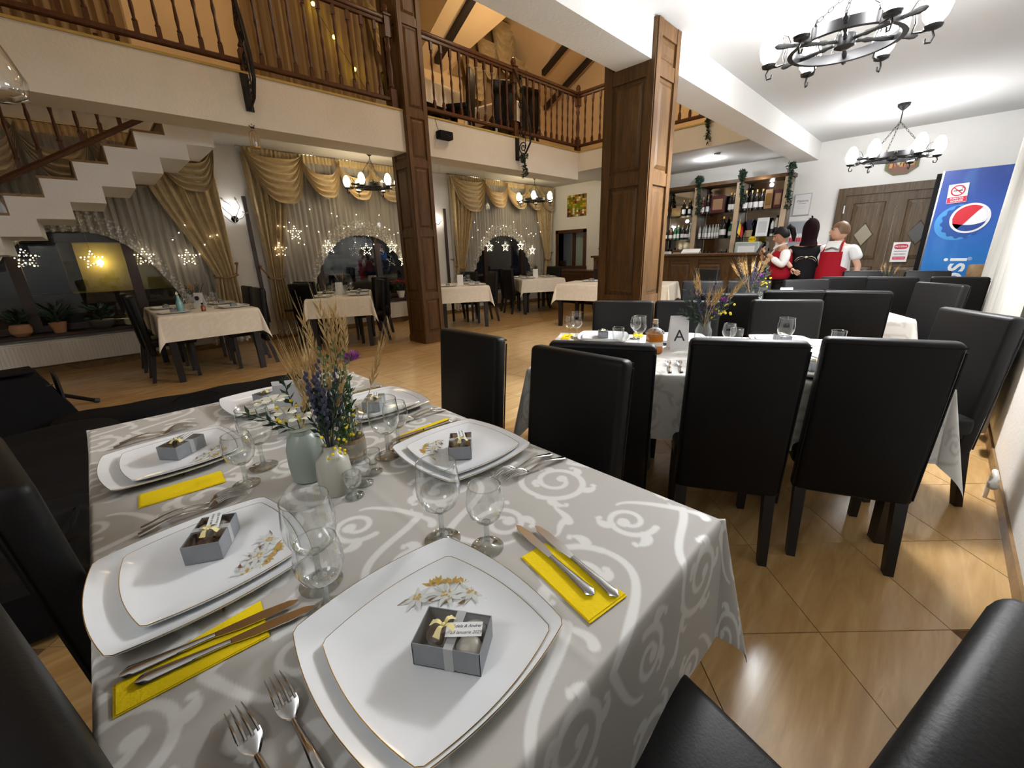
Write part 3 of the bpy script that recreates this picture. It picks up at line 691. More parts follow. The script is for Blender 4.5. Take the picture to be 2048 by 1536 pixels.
def np_mesh(name, V, F, mat, attr=None):
    me = bpy.data.meshes.new(name); me.vertices.add(len(V)); me.vertices.foreach_set('co', V.astype(np.float32).ravel())
    me.loops.add(F.size); me.loops.foreach_set('vertex_index', F.astype(np.int32).ravel())
    me.polygons.add(len(F)); me.polygons.foreach_set('loop_start', np.arange(0, F.size, 4, dtype=np.int32)); me.polygons.foreach_set('loop_total', np.full(len(F), 4, np.int32))
    me.update(calc_edges=True)
    me.polygons.foreach_set('use_smooth', np.ones(len(F), bool)); me.materials.append(mat)
    if attr is not None:
        a = me.attributes.new('damask', 'FLOAT', 'POINT'); a.data.foreach_set('value', attr.astype(np.float32))
    return me
def damask_mat(name, ground, motif, r0=.62, r1=.42):
    m, nt, b = _new(name); at = nd(nt, 'ShaderNodeAttribute', attribute_name='damask')
    mx = nd(nt, 'ShaderNodeMix', data_type='RGBA'); nt.links.new(at.outputs['Fac'], mx.inputs[0]); mx.inputs[6].default_value = (*ground, 1); mx.inputs[7].default_value = (*motif, 1)
    c = coords(nt); n = nd(nt, 'ShaderNodeTexNoise', Scale=420.0, Detail=2.0); nt.links.new(c.outputs[0], n.inputs[0])
    nt.links.new(mx.outputs[2], b.inputs['Base Color'])
    mr = nd(nt, 'ShaderNodeMapRange'); mr.inputs[3].default_value = r0; mr.inputs[4].default_value = r1; nt.links.new(at.outputs['Fac'], mr.inputs[0]); nt.links.new(mr.outputs[0], b.inputs['Roughness'])
    b.inputs['Sheen Weight'].default_value = .15; b.inputs['Specular IOR Level'].default_value = .45
    bump(nt, b, n.outputs[0], .05, .001); return m
DAMASK = damask_mat('damask_grey', (.46, .435, .395), (.74, .725, .695))
DAMASKW = damask_mat('damask_white', (.74, .72, .68), (.55, .525, .48))
DAMASKC = damask_mat('damask_cream', (.74, .665, .54), (.79, .72, .60))
def cloth_mesh(w, l, drop, res, mat, seed=0., drops=None):
    nu = int((w+2*drop)/res); nv = int((l+2*drop)/res)
    u = np.linspace(-w/2-drop, w/2+drop, nu+1); v = np.linspace(-l/2-drop, l/2+drop, nv+1); U, Vv = np.meshgrid(u, v)
    du = np.maximum(np.abs(U)-w/2, 0); dv = np.maximum(np.abs(Vv)-l/2, 0); sx = np.sign(U); sy = np.sign(Vv)
    rr = np.hypot(du, dv); th = np.arctan2(dv, du); cor = (du > 1e-9) & (dv > 1e-9)
    rd = .012                                             # the edge bends over a small radius
    k = np.clip(rr/drop, 0, 1.42)
    wave = np.where(du > 0, .5*np.sin(Vv*9.0+seed)+.5*np.sin(Vv*17+seed*2), .5*np.sin(U*9.0+seed*3)+.5*np.sin(U*17+seed))
    off = rd*(1-np.exp(-rr/rd*1.2)) + np.clip(rr-rd, 0, None)*(.035+.05*(wave*.5+.5))
    off = np.where(cor, off*(1-np.sin(2*th)**2)+ (rd+rr*.25)*np.sin(2*th)**2, off)
    off = np.minimum(off, rr)
    zz = -np.sqrt(np.maximum(rr*rr-off*off, 0))
    X = np.clip(U, -w/2, w/2)+sx*off*np.where(rr > 0, np.cos(th), 0); Y = np.clip(Vv, -l/2, l/2)+sy*off*np.where(rr > 0, np.sin(th), 0)
    fold = .0012*np.exp(-((U-.02)/.010)**2)+.0012*np.exp(-((Vv+.12)/.010)**2)
    Z = zz+np.where(rr == 0, fold+.0008*np.sin(U*11+seed)*np.sin(Vv*8), 0)
    V = np.stack([X, Y, Z], -1).reshape(-1, 3); i = np.arange(nu)[None, :]+np.arange(nv)[:, None]*(nu+1)
    F = np.stack([i, i+1, i+nu+2, i+nu+1], -1).reshape(-1, 4)
    return np_mesh('tablecloth', V, F, mat, dam_at(U.ravel()+3.03, Vv.ravel()+3.11))
# ------------------------------------------------------------------ tables
def table(label, cx, cy, w, l, rz, cl_label, drop, res, cmat, seed, h=.75, group=None):
    t = thing('dining_table', label, 'table', (cx, cy, 0), rz)
    MB().rbox((0, 0, h-.02), (w-.01, l-.01, .035), .006, 1).build('table_top', WOODK, t)
    MB().span((-w/2+.06, -l/2+.06, h-.11), (w/2-.06, -l/2+.085, h-.037)).span((-w/2+.06, l/2-.085, h-.11), (w/2-.06, l/2-.06, h-.037)).span((-w/2+.06, -l/2+.06, h-.11), (-w/2+.085, l/2-.06, h-.037)).span((w/2-.085, -l/2+.06, h-.11), (w/2-.06, l/2-.06, h-.037)).build('apron', WOODK, t)
    for sx in (-1, 1):
        for sy in (-1, 1): MB().box((sx*(w/2-.06), sy*(l/2-.06), (h-.04)/2), (.075, .075, h-.04), taper=.8).build('leg', WOODK, t)
    c = link('tablecloth', cloth_mesh(w, l, drop, res, cmat, seed), None, (cx, cy, h+.004), rz); tag(c, cl_label, 'tablecloth')
    return t
TZ = .7555
table('black dining table in the foreground under the grey damask cloth', .35, 1.105, .94, 1.75, 0, 'grey damask tablecloth with pale scrolls in the foreground', .30, .0032, DAMASK, .3)
A2 = math.atan2(.485, .874)      # tables set at an angle to the walls
def T2(u, n): return (1.446+.485*u+.874*n, 1.354-.874*u+.485*n)
c2 = T2(.84, .475)
table('black dining table behind the foreground chairs under the white damask cloth', c2[0], c2[1], .95, 1.68, A2, 'white damask tablecloth with corner hanging low on the second table', .31, .0075, DAMASKW, 1.1)
# far tables: (label, cx, cy, w, l, rz)
FT = [('black table in front of the left window', .90, 6.60, .95, 1.55, 0., 'cream tablecloth on the table at the left window', CREAM),
      ('black table in front of the second window', 2.80, 6.72, .88, 1.35, R(-27), 'cream tablecloth on the table at the second window', CREAM),
      ('black table just right of the dark pillar', 5.02, 6.48, .88, 1.15, R(-30), 'cream tablecloth on the table right of the dark pillar', CREAM),
      ('black table in the corner beside the bar hatch', 7.32, 6.64, .95, 1.30, R(-30), 'cream tablecloth on the corner table near the bar hatch', CREAM),
      ('black table running behind the thick middle pillar', 6.58, 4.02, .92, 1.90, R(15), 'ecru patterned tablecloth on the table behind the thick pillar', DAMASKC)]
for i, (lb, cx, cy, w_, l_, rz, cl, cm) in enumerate(FT): table(lb, cx, cy, w_, l_, rz, cl, .28, .02, cm if cm is not CREAM else DAMASKC, i*1.7)
cF = (4.25-.45*.85+.89*.475, .08+.89*.85+.45*.475); AF = math.atan2(.45, .89)
table('black dining table third in the right row', cF[0], cF[1], .95, 1.70, AF, 'white tablecloth on the third table of the right row', .29, .015, DAMASKW, 2.2)
cG = (6.30, .33); AG = R(9)
table('black dining table at the end of the right row near the doors', cG[0], cG[1], .88, 1.22, AG, 'white tablecloth on the farthest table near the doors', .29, .02, DAMASKW, 2.9)
# ------------------------------------------------------------------ chairs
def make_chair(mat):
    t = thing('dining_chair', 'chair', 'chair')
    def bk(u, v):      # unused
        return (0, 0, 0)
    M = TR(0, .055, .30) @ Matrix.Rotation(R(4.5), 4, 'X')
    bm = MB(); bm.rbox((0, 0, .335), (.405, .066, .67), .022, 3, M); bm.build('backrest', mat, t)
    m = MB()
    for s in (-1, 1): m.tube([(s*.1985, -.028, .03), (s*.1985, -.031, .64)], .0035, 5, M)
    m.tube([(-.1985, -.031, .655), (.1985, -.031, .655)], .0035, 5, M); m.build('piping', mat, t)
    MB().rbox((0, .26, .445), (.425, .42, .09), .026, 3).build('seat', mat, t)
    for s in (-1, 1):
        l = MB(); l.add([(s*.17-.021, .435, .40), (s*.17+.021, .435, .40), (s*.17+.021, .393, .40), (s*.17-.021, .393, .40), (s*.17-.016, .43, 0), (s*.17+.016, .43, 0), (s*.17+.016, .398, 0), (s*.17-.016, .398, 0)], [(0, 1, 2, 3), (7, 6, 5, 4), (0, 4, 5, 1), (1, 5, 6, 2), (2, 6, 7, 3), (3, 7, 4, 0)]); l.build('leg', WOODK, t, smooth=False)
        l = MB(); l.add([(s*.17-.022, .085, .40), (s*.17+.022, .085, .40), (s*.17+.022, .04, .40), (s*.17-.022, .04, .40), (s*.17-.016, .005, 0), (s*.17+.016, .005, 0), (s*.17+.016, -.03, 0), (s*.17-.016, -.03, 0)], [(0, 1, 2, 3), (7, 6, 5, 4), (0, 4, 5, 1), (1, 5, 6, 2), (2, 6, 7, 3), (3, 7, 4, 0)]); l.build('leg', WOODK, t, smooth=False)
    return t
CH = {}
def chair(label, x, y, fx, fy, worn=False, group='black leather dining chairs', z=0.):
    """x, y under the top of the back; (fx, fy) the way the sitter looks"""
    a = math.atan2(fy, fx)-PI/2
    if worn not in CH:
        c = make_chair(LEATHG if worn else LEATHER); CH[worn] = c; c.location = (x, y, z); c.rotation_euler = (0, 0, a); tag(c, label, 'chair', group); return c
    return dup(CH[worn], (x, y, z), a, label, group)
un, nn = (.485, -.874), (.874, .485)
chair('black chair at the far right side of the foreground table, floor visible around it', 1.16, 1.44, -1, 0)
chair('black chair at the right side of the foreground table, overlapping the one behind', 1.15, .84, -1, 0)
chair('black chair seen from behind, half hidden by the nearer foreground chair', 1.32, .86, .874, .45)
chair('black chair in the centre with its back to the camera before the white cloth', 1.69, .46, .874, .47)
chair('black chair with its back to the camera right of the centre one, legs showing', 1.99, .08, .92, .38)
chair('black chair at the far right edge against the white wall', 3.02, -.17, -.62, .80, True)
chair('black chair in the near right corner, only its back shows', .378, -.088, .25, .97)
chair('black chair nearest the camera at the left edge of the foreground table', -.150, .50, 1, .26)
chair('black chair at the left edge of the foreground table by the black case', -.215, 1.17, 1, .19)
fl = 'facing the camera across the second table'
chair('dark chair %s, in front of the thick pillar' % fl, 2.57, 1.51, -nn[0], -nn[1], True)
chair('dark chair %s, just right of the thick pillar' % fl, 2.79, 1.16, -nn[0], -nn[1], True)
chair('dark chair %s, right of the flowers' % fl, 3.15, .67, -nn[0], -nn[1], True)
F_ = [('black chair back behind the flowers of the second table', 3.38, 1.10, .88, .47, 0), ('black chair back, left of two behind the grey chair at the second table', 3.84, .78, .93, .36, 0), ('black chair back, right of two behind the grey chair at the second table', 3.97, .41, .97, .22, 0),
      ('grey-black chair at the end of the third table, leaning to the right', 4.95, -.02, -.72, .69, 1), ('dark chair beyond the third table right of the pillar', 4.60, 1.77, -.9, -.4, 1), ('brownish dark chair beyond the third table left of the wheat flowers', 4.79, 1.38, -.9, -.4, 1), ('dark chair beyond the third table below the person in black', 5.12, .95, -.85, -.5, 1),
      ('black chair back before the apron woman', 5.62, .71, .96, .28, 0), ('black chair back under the red and white door sign', 5.70, .34, .98, .15, 0), ('black chair back in front of the blue banner', 5.87, -.13, .98, .18, 0),
      ('distant dark chair below the double doors', 6.92, .70, -.98, -.15, 1), ('distant dark chair below the blue banner', 7.01, .12, -.98, -.15, 1),
      ('dark chair standing at the bar front right of the pillar', 7.20, 2.72, -1, .1, 1), ('dark chair at the bar front left of the thick pillar', 7.25, 4.75, -1, 0, 1)]
for lb, x, y, fx, fy, wn in F_: chair(lb, x, y, fx, fy, bool(wn))
W_ = [('black chair at the left side of the left window table', .26, 6.25, 1, 0), ('black chair at the right side of the left window table, nearer', 1.52, 6.22, -1, 0), ('black chair at the right side of the left window table, farther', 1.54, 6.85, -1, 0), ('black chair at the left side of the left window table, by the sill', .24, 6.95, 1, 0),
      ('black chair left of the second window table', 2.36, 7.02, .89, .45), ('black chair right of the second window table, nearer', 3.30, 6.35, -.89, .2), ('black chair right of the second window table, beside the poinsettia', 3.62, 6.95, -.89, -.2), ('black chair left of the second window table, nearer', 2.12, 6.50, .89, .45),
      ('black chair back between the pillar table and the corner table', 5.72, 6.30, -.87, .3), ('black chair behind the pillar table by the curtain', 5.55, 6.85, -.87, -.3), ('black chair at the left of the corner table, seat showing', 6.55, 6.75, .87, -.2), ('black chair at the right of the corner table near the bar hatch', 8.12, 6.72, -.9, -.1), ('black chair at the far side of the corner table', 6.85, 7.30, .7, -.6)]
for lb, x, y, fx, fy in W_: chair(lb, x, y, fx, fy)
# upper floor tables and chairs behind the balustrade
for k, (x, y) in enumerate(((4.55, 6.65), (6.25, 6.45))):
    o = tag(link('tablecloth', cloth_mesh(.85, 1.0, .34, .03, CREAM, k), None, (x, y, BZ1+.754), .2), 'pale cloth on the upstairs table %s' % ('near the dark pillar', 'behind the second iron bracket')[k], 'tablecloth')
    t = thing('upstairs_table', 'upstairs table under a pale cloth %s' % ('near the dark pillar', 'behind the second iron bracket')[k], 'table', (x, y, BZ1), .2)
    MB().rbox((0, 0, .73), (.84, .99, .035), .006, 1).build('table_top', WOODK, t)
    for sx in (-1, 1):
        for sy in (-1, 1): MB().box((sx*.36, sy*.43, .355), (.07, .07, .71)).build('leg', WOODK, t)
for x, y, fx, fy, wn in ((5.10, 5.95, -.6, .8, 'left of the two middle'), (5.75, 5.85, .5, .85, 'beside the iron bracket, left'), (6.35, 5.80, .1, 1, 'beside the iron bracket, right'), (4.05, 6.7, 1, 0, 'next to the dark pillar'), (5.30, 6.9, -1, 0, 'by the dormer curtain')):
    chair('upstairs black chair behind the balusters, %s' % wn, x, y, fx, fy, z=BZ1)
# ------------------------------------------------------------------ chandeliers
def chandelier(label, x, y, zc, zring, warm=False, rr=.30, sm=None, sk=1.0, down=0):
    t = thing('wheel_chandelier', label, 'chandelier', (x, y, zc)); d = zring-zc
    MB().lathe([(.065, 0), (.06, -.03), (.03, -.06), (.012, -.075)], 16).build('ceiling_rose', IRON, t)
    fork = d+.40 if d < -.5 else d*.35
    MB().tube([(0, 0, -.07), (0, 0, fork)], .006, 6).build('hanging_rod', IRON, t)
    link_m = MB()
    for q in range(3):
        a = q*2*PI/3+.4; A = Vector((0, 0, fork)); B = Vector((rr*math.cos(a), rr*math.sin(a), d+.02)); n = max(4, int((B-A).length/.038)); m = MB()
        dr = (B-A).normalized(); s1 = dr.orthogonal().normalized(); s2 = dr.cross(s1)
        for i in range(n):
            c = A+(B-A)*((i+.5)/n); s_ = s1 if i % 2 else s2; h = (B-A).length/n*.62
            m.tube([c+dr*h, c+dr*h*.6+s_*.008, c-dr*h*.6+s_*.008, c-dr*h, c-dr*h*.6-s_*.008, c+dr*h*.6-s_*.008], .0022, 5, closed=True)
        m.build('chain', IRON, t)
    # wheel: flat rim, hub and turned spokes that pass through as handles
    m = MB(); N = 40
    for r0, r1, z0, z1 in ((rr-.025, rr+.005, d-.028, d+.028),):
        vs = []; fs = []
        for k in range(N):
            a = 2*PI*k/N
            for r_, z_ in ((r0, z0), (r1, z0), (r1, z1), (r0, z1)): vs.append((r_*math.cos(a), r_*math.sin(a), z_))
        for k in range(N):
            for q in range(4): fs.append((k*4+q, k*4+(q+1) % 4, ((k+1) % N)*4+(q+1) % 4, ((k+1) % N)*4+q))
        m.add(vs, fs)
    m.build('rim', IRON, t)
    MB().lathe([(.02, d-.045), (.055, d-.03), (.06, d), (.055, d+.03), (.02, d+.045)], 14).build('hub', IRON, t)
    for k in range(6):
        a = k*PI/3+.15; M = TR(0, 0, d) @ RZ(a)
        MB().tube([(x_, 0, 0) for x_ in (.04, .10, .12, .16, .22, rr-.02, rr+.02, rr+.05, rr+.075, rr+.10, rr+.115)], [.012, .009, .015, .011, .016, .012, .012, .014, .018, .016, .006], 8, M).build('spoke', IRON, t)
        a2 = a+PI/6; M = TR(0, 0, d) @ RZ(a2); e = rr+.11
        arm = MB(); arm.tube([(rr-.01, 0, .03), (rr+.02, 0, .055), (rr+.03, 0, .0), (rr+.02, 0, -.045), (rr+.06, 0, -.05), (e, 0, -.045)], .007, 6, M)
        arm.tube([(e, 0, -.055), (e+.012, 0, -.085), (e+.002, 0, -.115), (e-.022, 0, -.112), (e-.025, 0, -.09)], .006, 6, M)
        arm.tube([(rr-.01, 0, .05), (rr+.02, 0, .11), (rr+.045, 0, .12), (rr+.05, 0, .095)], .005, 6, M); p = arm.build('lamp_arm', IRON, t)
        MB().lathe([(.014, -.055), (.04, -.045), (.045, -.03), (.032, -.022)], 14, M @ TR(e, 0, 0)).build('drip_pan', IRON, t)
        MB().lathe([(.030, -.025), (.055, .01), (.068, .06), (.062, .105), (.044, .15), (.024, .178), (.004, .185)], 14, M @ TR(e, 0, 0) @ Matrix.Diagonal((sk, sk, sk, 1))).build('glass_shade', sm or (SHADEW if warm else SHADE), t)
    if down:  # added spot under the hub, strengthens the light on tables and floor
        l = bpy.data.lights.new('hub_fill_spot', 'SPOT'); l.energy = down; l.color = COOL; l.spot_size = R(165); l.spot_blend = .35; l.shadow_soft_size = .20
        o = bpy.data.objects.new('hub_fill_spot', l); o.location = (x, y, zring-.055); COL.objects.link(o)
    return t
chandelier('large black ship-wheel chandelier with six lit shades at the upper right', 3.74, .72, ZC, 2.52, down=128)
chandelier('black ship-wheel chandelier hanging on three chains before the octagonal picture', 7.69, .74, ZC, 2.34, rr=.31, sm=SHADE2, down=25)
chandelier('black ship-wheel chandelier in front of the second window swags', 3.68, 6.93, ZC, 2.42, True, .29, None, .8)
chandelier('black ship-wheel chandelier in front of the window nearest the bar', 7.62, 6.88, ZC, 2.44, True, .29, None, .8)
# wall sconce between the windows
sc = thing('wall_sconce', 'silver branch wall sconce glowing between the two left windows', 'wall lamp', (1.80, YW, 2.0))
m = MB()
for s, pts in ((1, [(0, -.02, -.10), (.03, -.08, 0), (.08, -.10, .10), (.05, -.10, .17)]), (1, [(0, -.02, -.10), (-.06, -.08, -.02), (-.13, -.10, .04), (-.17, -.09, .10)]), (1, [(0, -.02, -.10), (.09, -.07, -.06), (.13, -.09, .0), (.10, -.09, .03)]), (1, [(0, -.02, -.1), (-.02, -.08, -.14), (-.08, -.09, -.12), (-.14, -.08, -.05)]), (1, [(.0, -.05, .0), (-.05, -.1, .12), (-.12, -.1, .17)])): m.tube(pts, .007, 6)
for p, dr in (((.05, -.10, .17), (-.3, 0, 1)), ((-.17, -.09, .10), (-1, 0, .6)), ((.13, -.09, 0), (1, 0, .3)), ((-.12, -.1, .17), (-.7, 0, .8)), ((-.14, -.08, -.05), (-1, 0, .5))): m.leaf(p, dr, .07, .03, (0, -1, 0))
m.build('branches', plain('silver_leaf', (.30, .29, .28), .4, metal=.5), sc); MB().lathe([(.05, -.02), (.05, 0)], 12, TR(0, 0, -.08) @ Matrix.Rotation(PI/2, 4, 'X')).build('back_plate', STEEL, sc)
MB().ball((-.01, -.07, .06), (.036, .036, .05)).build('bulb', emit('sconce_bulb', (1, .98, .95), 13.0), sc)
sc2 = thing('wall_sconce', 'wall sconce half hidden behind the dark pillar', 'wall lamp', (5.55, YW, 1.95)); MB().tube([(0, 0, 0), (0, -.08, -.02), (.06, -.10, .05)], .008, 6).build('branches', IRON, sc2); MB().ball((.02, -.08, .07), (.03, .03, .045)).build('bulb', emit('sconce_bulb_warm', (1, .9, .75), 18.0), sc2)
o = MB().lathe([(.045, 0), (.045, -.012), (.03, -.02)], 20, Matrix.Rotation(PI/2, 4, 'X')).build('wall_cover', PAPER, loc=(1.70, YW-.021, 2.42)); tag(o, 'round white cover plate on the wall above the sconce', 'cover plate')
# glass pendant at the upper left edge
gp = thing('glass_pendant', 'clear glass pendant lamp cut by the upper left edge', 'lamp', (-.13, 3.75, 2.22))
MB().lathe([(.03, .36), (.045, .30), (.10, .16), (.14, .04), (.125, -.035), (.07, -.06), (.004, -.065)], 24).build('glass_shade', GLASS, gp); MB().lathe([(.02, .34), (.034, .36), (.02, .45), (.004, .46)], 12).build('cap', IRON, gp); MB().tube([(0, 0, .45), (0, 0, 4.0)], .004, 5).build('cord', INK, gp)
# birdcage under the beam
bc = thing('birdcage_lantern', 'tiny gold birdcage lantern hanging below the gallery beam', 'lantern', (1.58, BY-.04, 2.44))
m = MB(); m.lathe([(.05, 0), (.052, .006), (.05, .012)], 16); m.build('base', GOLD, bc); m = MB()
for k in range(10):
    a = 2*PI*k/10; m.tube([(.048*math.cos(a), .048*math.sin(a), .01), (.048*math.cos(a), .048*math.sin(a), .12), (.036*math.cos(a), .036*math.sin(a), .155), (0, 0, .175)], .0018, 4)
m.build('wire', GOLD, bc); MB().ball((0, 0, .195), (.022, .009, .010)).leaf((.01, 0, .20), (.6, 0, 1), .03, .012, (0, 1, 0)).leaf((-.01, 0, .20), (-1, 0, .5), .035, .012, (0, 1, 0)).build('bird', IRON, bc)
MB().lathe([(.016, .012), (.016, .06), (.004, .065)], 10).build('candle', PAPER, bc); MB().tube([(0, 0, .20), (0, -.0, .23), (0, .045, .235)], .002, 4).build('hook', IRON, bc)
# speaker box with cable on the beam
sb = thing('wall_speaker', 'small black speaker box on the gallery beam right of the dark pillar', 'speaker', (4.07, BY-.055, 2.93)); MB().rbox((0, 0, 0), (.23, .11, .10), .008, 1).build('cabinet', FABK, sb); MB().tube([(-.05, -.058, .05), (-.02, -.07, 0), (.06, -.06, -.02), (.09, -.058, .03)], .004, 5).build('cable', INK, sb); MB().tube([(-.06, .05, .05), (-.11, .05, .20)], .003, 4).build('hanging_wire', INK, sb)
# trailing plants
def trailing(label, x, y, z, h, n=70, spread=.05, pot=False, mat=None, name='trailing_plant', ls=1.0):
    t = thing(name, label, 'plant', (x, y, z)); m = MB(); s = MB()
    for k in range(5):
        P = []; a = random.uniform(0, 6.28); l = h*random.uniform(.55, 1)
        for i in range(7):
            q = i/6; P.append((spread*q*math.cos(a)+.01*math.sin(q*7+k), -abs(spread*.8*q*math.sin(a))-.02, -l*q+.03*math.sin(PI*min(1, q*3))))
        s.tube(P, .002, 4)
        for i in range(n//5):
            q = random.random()*6; b = P[int(min(5, q))]; m.leaf(Vector(b)+Vector((random.uniform(-.012, .012), random.uniform(-.012, .012), random.uniform(-l/7, 0))), (random.uniform(-1, 1), random.uniform(-1, .2), random.uniform(-1, .3)), ls*random.uniform(.022, .04), ls*.018)
    for i in range(n//3): m.leaf((random.uniform(-spread, spread)*.7, random.uniform(-.05, .0), random.uniform(-.02, .06)), (random.uniform(-1, 1), random.uniform(-1, .2), random.uniform(-.2, 1)), ls*.045, ls*.022)
    f = m.build('foliage', mat or LEAFD, t, smooth=False); s.build('stems', mat or LEAFD, t)
    if pot: MB().lathe([(.03, -.06), (.045, .0), (.04, 0)], 10, TR(0, -.01, .0)).build('pot', POTD, t)
    return t
trailing('green plant trailing from the iron bracket right of the dark pillar', 5.60, BY-.12, 2.80, .36, 200, .09, True, ls=1.3)
trailing('green plant trailing from the bar gallery right of the thick pillar', 7.31, 3.02, 3.12, .40, 200, .10, ls=1.3)
# ------------------------------------------------------------------ bar
XC = 7.72; ZB = 1.20
br = thing('bar_counter', 'long panelled wooden bar counter with dark top', 'bar counter', (XC, 3.45, 0)); y0, y1 = 1.55-3.45, 5.28-3.45
MB().span((0, y0, .08), (.5, y1, ZB-.04)).build('counter_body', WOODB, br, smooth=False); MB().rbox((.24, (y0+y1)/2, ZB-.018), (.66, y1-y0+.08, .04), .010, 2).build('counter_top', WOODB, br); MB().span((.03, y0+.02, 0), (.5, y1-.02, .08)).build('kick_plate', WOODK, br, smooth=False)
MB().span((-.03, y0, ZB-.10), (0, y1, ZB-.04)).span((-.025, y0, .08), (0, y1, .22)).build('moulding', WOODB, br, smooth=False)
n = 7; L = (y1-y0)/n
for k in range(n):
    yc = y0+(k+.5)*L; MB().span((-.022, yc-L/2, .2), (0, yc-L/2+.07, ZB-.1)).span((-.022, yc+L/2-.07, .2), (0, yc+L/2, ZB-.1)).build('stile', WOODB, br, smooth=False)
    w_, h = L-.18, .76; MB().add([(0, -w_/2, -h/2), (0, w_/2, -h/2), (0, w_/2, h/2), (0, -w_/2, h/2), (-.016, -w_/2+.03, -h/2+.03), (-.016, w_/2-.03, -h/2+.03), (-.016, w_/2-.03, h/2-.03), (-.016, -w_/2+.03, h/2-.03)], [(0, 1, 5, 4), (1, 2, 6, 5), (2, 3, 7, 6), (3, 0, 4, 7), (4, 5, 6, 7)]).build('panel', WOODB, br, (0, yc, .64), smooth=False)
    MB().tube([(0, -w_/2-.012, -h/2-.012), (0, w_/2+.012, -h/2-.012), (0, w_/2+.012, h/2+.012), (0, -w_/2-.012, h/2+.012)], .010, 4, closed=True).build('panel_moulding', WOODB, br, (-.004, yc, .64))
# back bar shelves
bs = thing('back_bar_shelves', 'wooden back bar shelving with pale posts and glass shelves full of bottles', 'shelving', (9.08, 3.4, 0)); YS = [2.20, 2.98, 3.76, 4.54, 5.3]
MIR = plain('bar_mirror', (.45, .43, .40), .06, metal=1.0)
MB().span((.16, 2.15-3.4, .85), (.20, 5.35-3.4, 2.50)).build('back_panel', MIR, bs, smooth=False); MB().span((-.10, 2.13-3.4, 2.44), (.20, 5.36-3.4, 2.50)).build('cornice', WOODB, bs, smooth=False)
MB().span((-.14, 2.13-3.4, 0), (.20, 5.36-3.4, .98)).build('base_cabinet', WOODB, bs, smooth=False); MB().span((-.16, 2.12-3.4, .98), (.20, 5.37-3.4, 1.02)).build('base_top', WOODK, bs, smooth=False)
for yy in YS: MB().span((-.10, yy-.04-3.4, 1.02), (-.06, yy+.04-3.4, 2.44)).build('post', LIGHTW, bs, smooth=False); MB().span((-.058, yy-.03-3.4, 1.02), (.16, yy+.03-3.4, 2.44)).build('divider', WOODB, bs, smooth=False)
SH = (1.02, 1.47, 1.94)
SHG = thin_glass('shelf_glass', (.55, .68, .62), .02, 1.5, 1.2)
for a, b in zip(YS[:-1], YS[1:]):
    for zz in SH[1:]: MB().span((-.09, a+.045-3.4, zz-.008), (.155, b-.045-3.4, zz)).build('glass_shelf', SHG, bs, smooth=False)
lamp('back_bar_lamp', (8.92, 4.15, 1.86), 1.0, COOL, .03); lamp('back_bar_lamp', (8.90, 2.6, 2.40), 1.3, COOL, .03); lamp('bar_soffit_lamp', (8.3, 3.3, 2.70), 5, COOL, .05)
o = MB().lathe([(.05, 0), (.05, .012), (.03, .012), (.028, .004)], 16).build('recessed_spot', IRON, loc=(7.95, 3.05, 2.788)); tag(o, 'small recessed spotlight in the bar soffit', 'spotlight')
for yy, pl in zip(YS[:4], ('rightmost', 'second from the right', 'third from the right', 'beside the thick pillar')): trailing('ivy pot on top of the bar shelving, %s' % pl, 8.96, yy, 2.55, .66, 330, .13, True, name='ivy_plant', ls=1.7)
# bottles and other things on the shelves
BOT = {}
def bottle_kind(k):
    prof = {'wine': [(.036, 0), (.037, .19), (.03, .215), (.014, .24), (.0135, .30)], 'spirit': [(.04, 0), (.042, .15), (.04, .18), (.018, .21), (.014, .26)], 'slim': [(.028, 0), (.029, .20), (.022, .23), (.012, .25), (.012, .29)]}[k[0]]
    gm = {'dark': plain('bottle_dark', (.015, .012, .010), .12), 'green': plain('bottle_green', (.02, .11, .045), .1), 'brown': plain('bottle_brown', (.10, .035, .012), .12), 'clear': plain('bottle_clear', (.40, .42, .40), .1, var=.3, vscale=30), 'white': plain('bottle_white', (.72, .72, .68), .3), 'red': plain('bottle_red', (.12, .015, .02), .15)}[k[1]]
    t = thing('bottle', 'bottle', 'bottle'); MB().lathe(prof, 12).build('bottle_body', gm, t)
    h = prof[-1][1]; r = prof[-1][0]; MB().lathe([(r+.002, h-.03), (r+.002, h+.006), (.002, h+.007)], 10).build('cap', {'dark': GOLD, 'green': PAPER, 'brown': IRON, 'clear': STEEL, 'white': INK, 'red': GOLD}[k[1]], t)
    r = prof[0][0]; MB().lathe([(r+.0012, .04), (r+.0015, .125)], 12, cap=False).build('paper_label', PAPER if k[1] != 'white' else INK, t); return t
def bottle(kd, x, y, z, label, group, s=1.0, rz=0.):
    if kd not in BOT: BOT[kd] = bottle_kind(kd); o = BOT[kd]; o.location = (x, y, z); tag(o, label, 'bottle', group)
    else: o = dup(BOT[kd], (x, y, z), 0, label, group)
    o.scale = (s, s, s); o.rotation_euler = (0, 0, rz); return o
def onshelf(label, group, lst, z):
    ordn = ('first', 'second', 'third', 'fourth', 'fifth', 'sixth', 'seventh', 'eighth', 'ninth', 'tenth', 'eleventh')
    for i, (kd, y, s) in enumerate(sorted(lst, key=lambda q: -q[1])): bottle(kd, 9.10+random.uniform(-.03, .03), y, z, label+(', %s from the left' % ordn[i] if len(lst) > 1 else ''), group, s)
onshelf('dark wine bottle on the top shelf beside the boxed whisky', 'top shelf wine bottles by the right post', [(('wine', 'dark'), y, 1.15) for y in (2.87, 2.78, 2.69, 2.60)], SH[2])
onshelf('dark bottle on the top shelf of the middle bay', 'top shelf bottles of the middle bay', [(('wine', 'red'), 3.66, 1.05), (('slim', 'dark'), 3.56, 1.1), (('wine', 'dark'), 3.14, 1.15), (('wine', 'dark'), 3.07, 1.1)], SH[2])
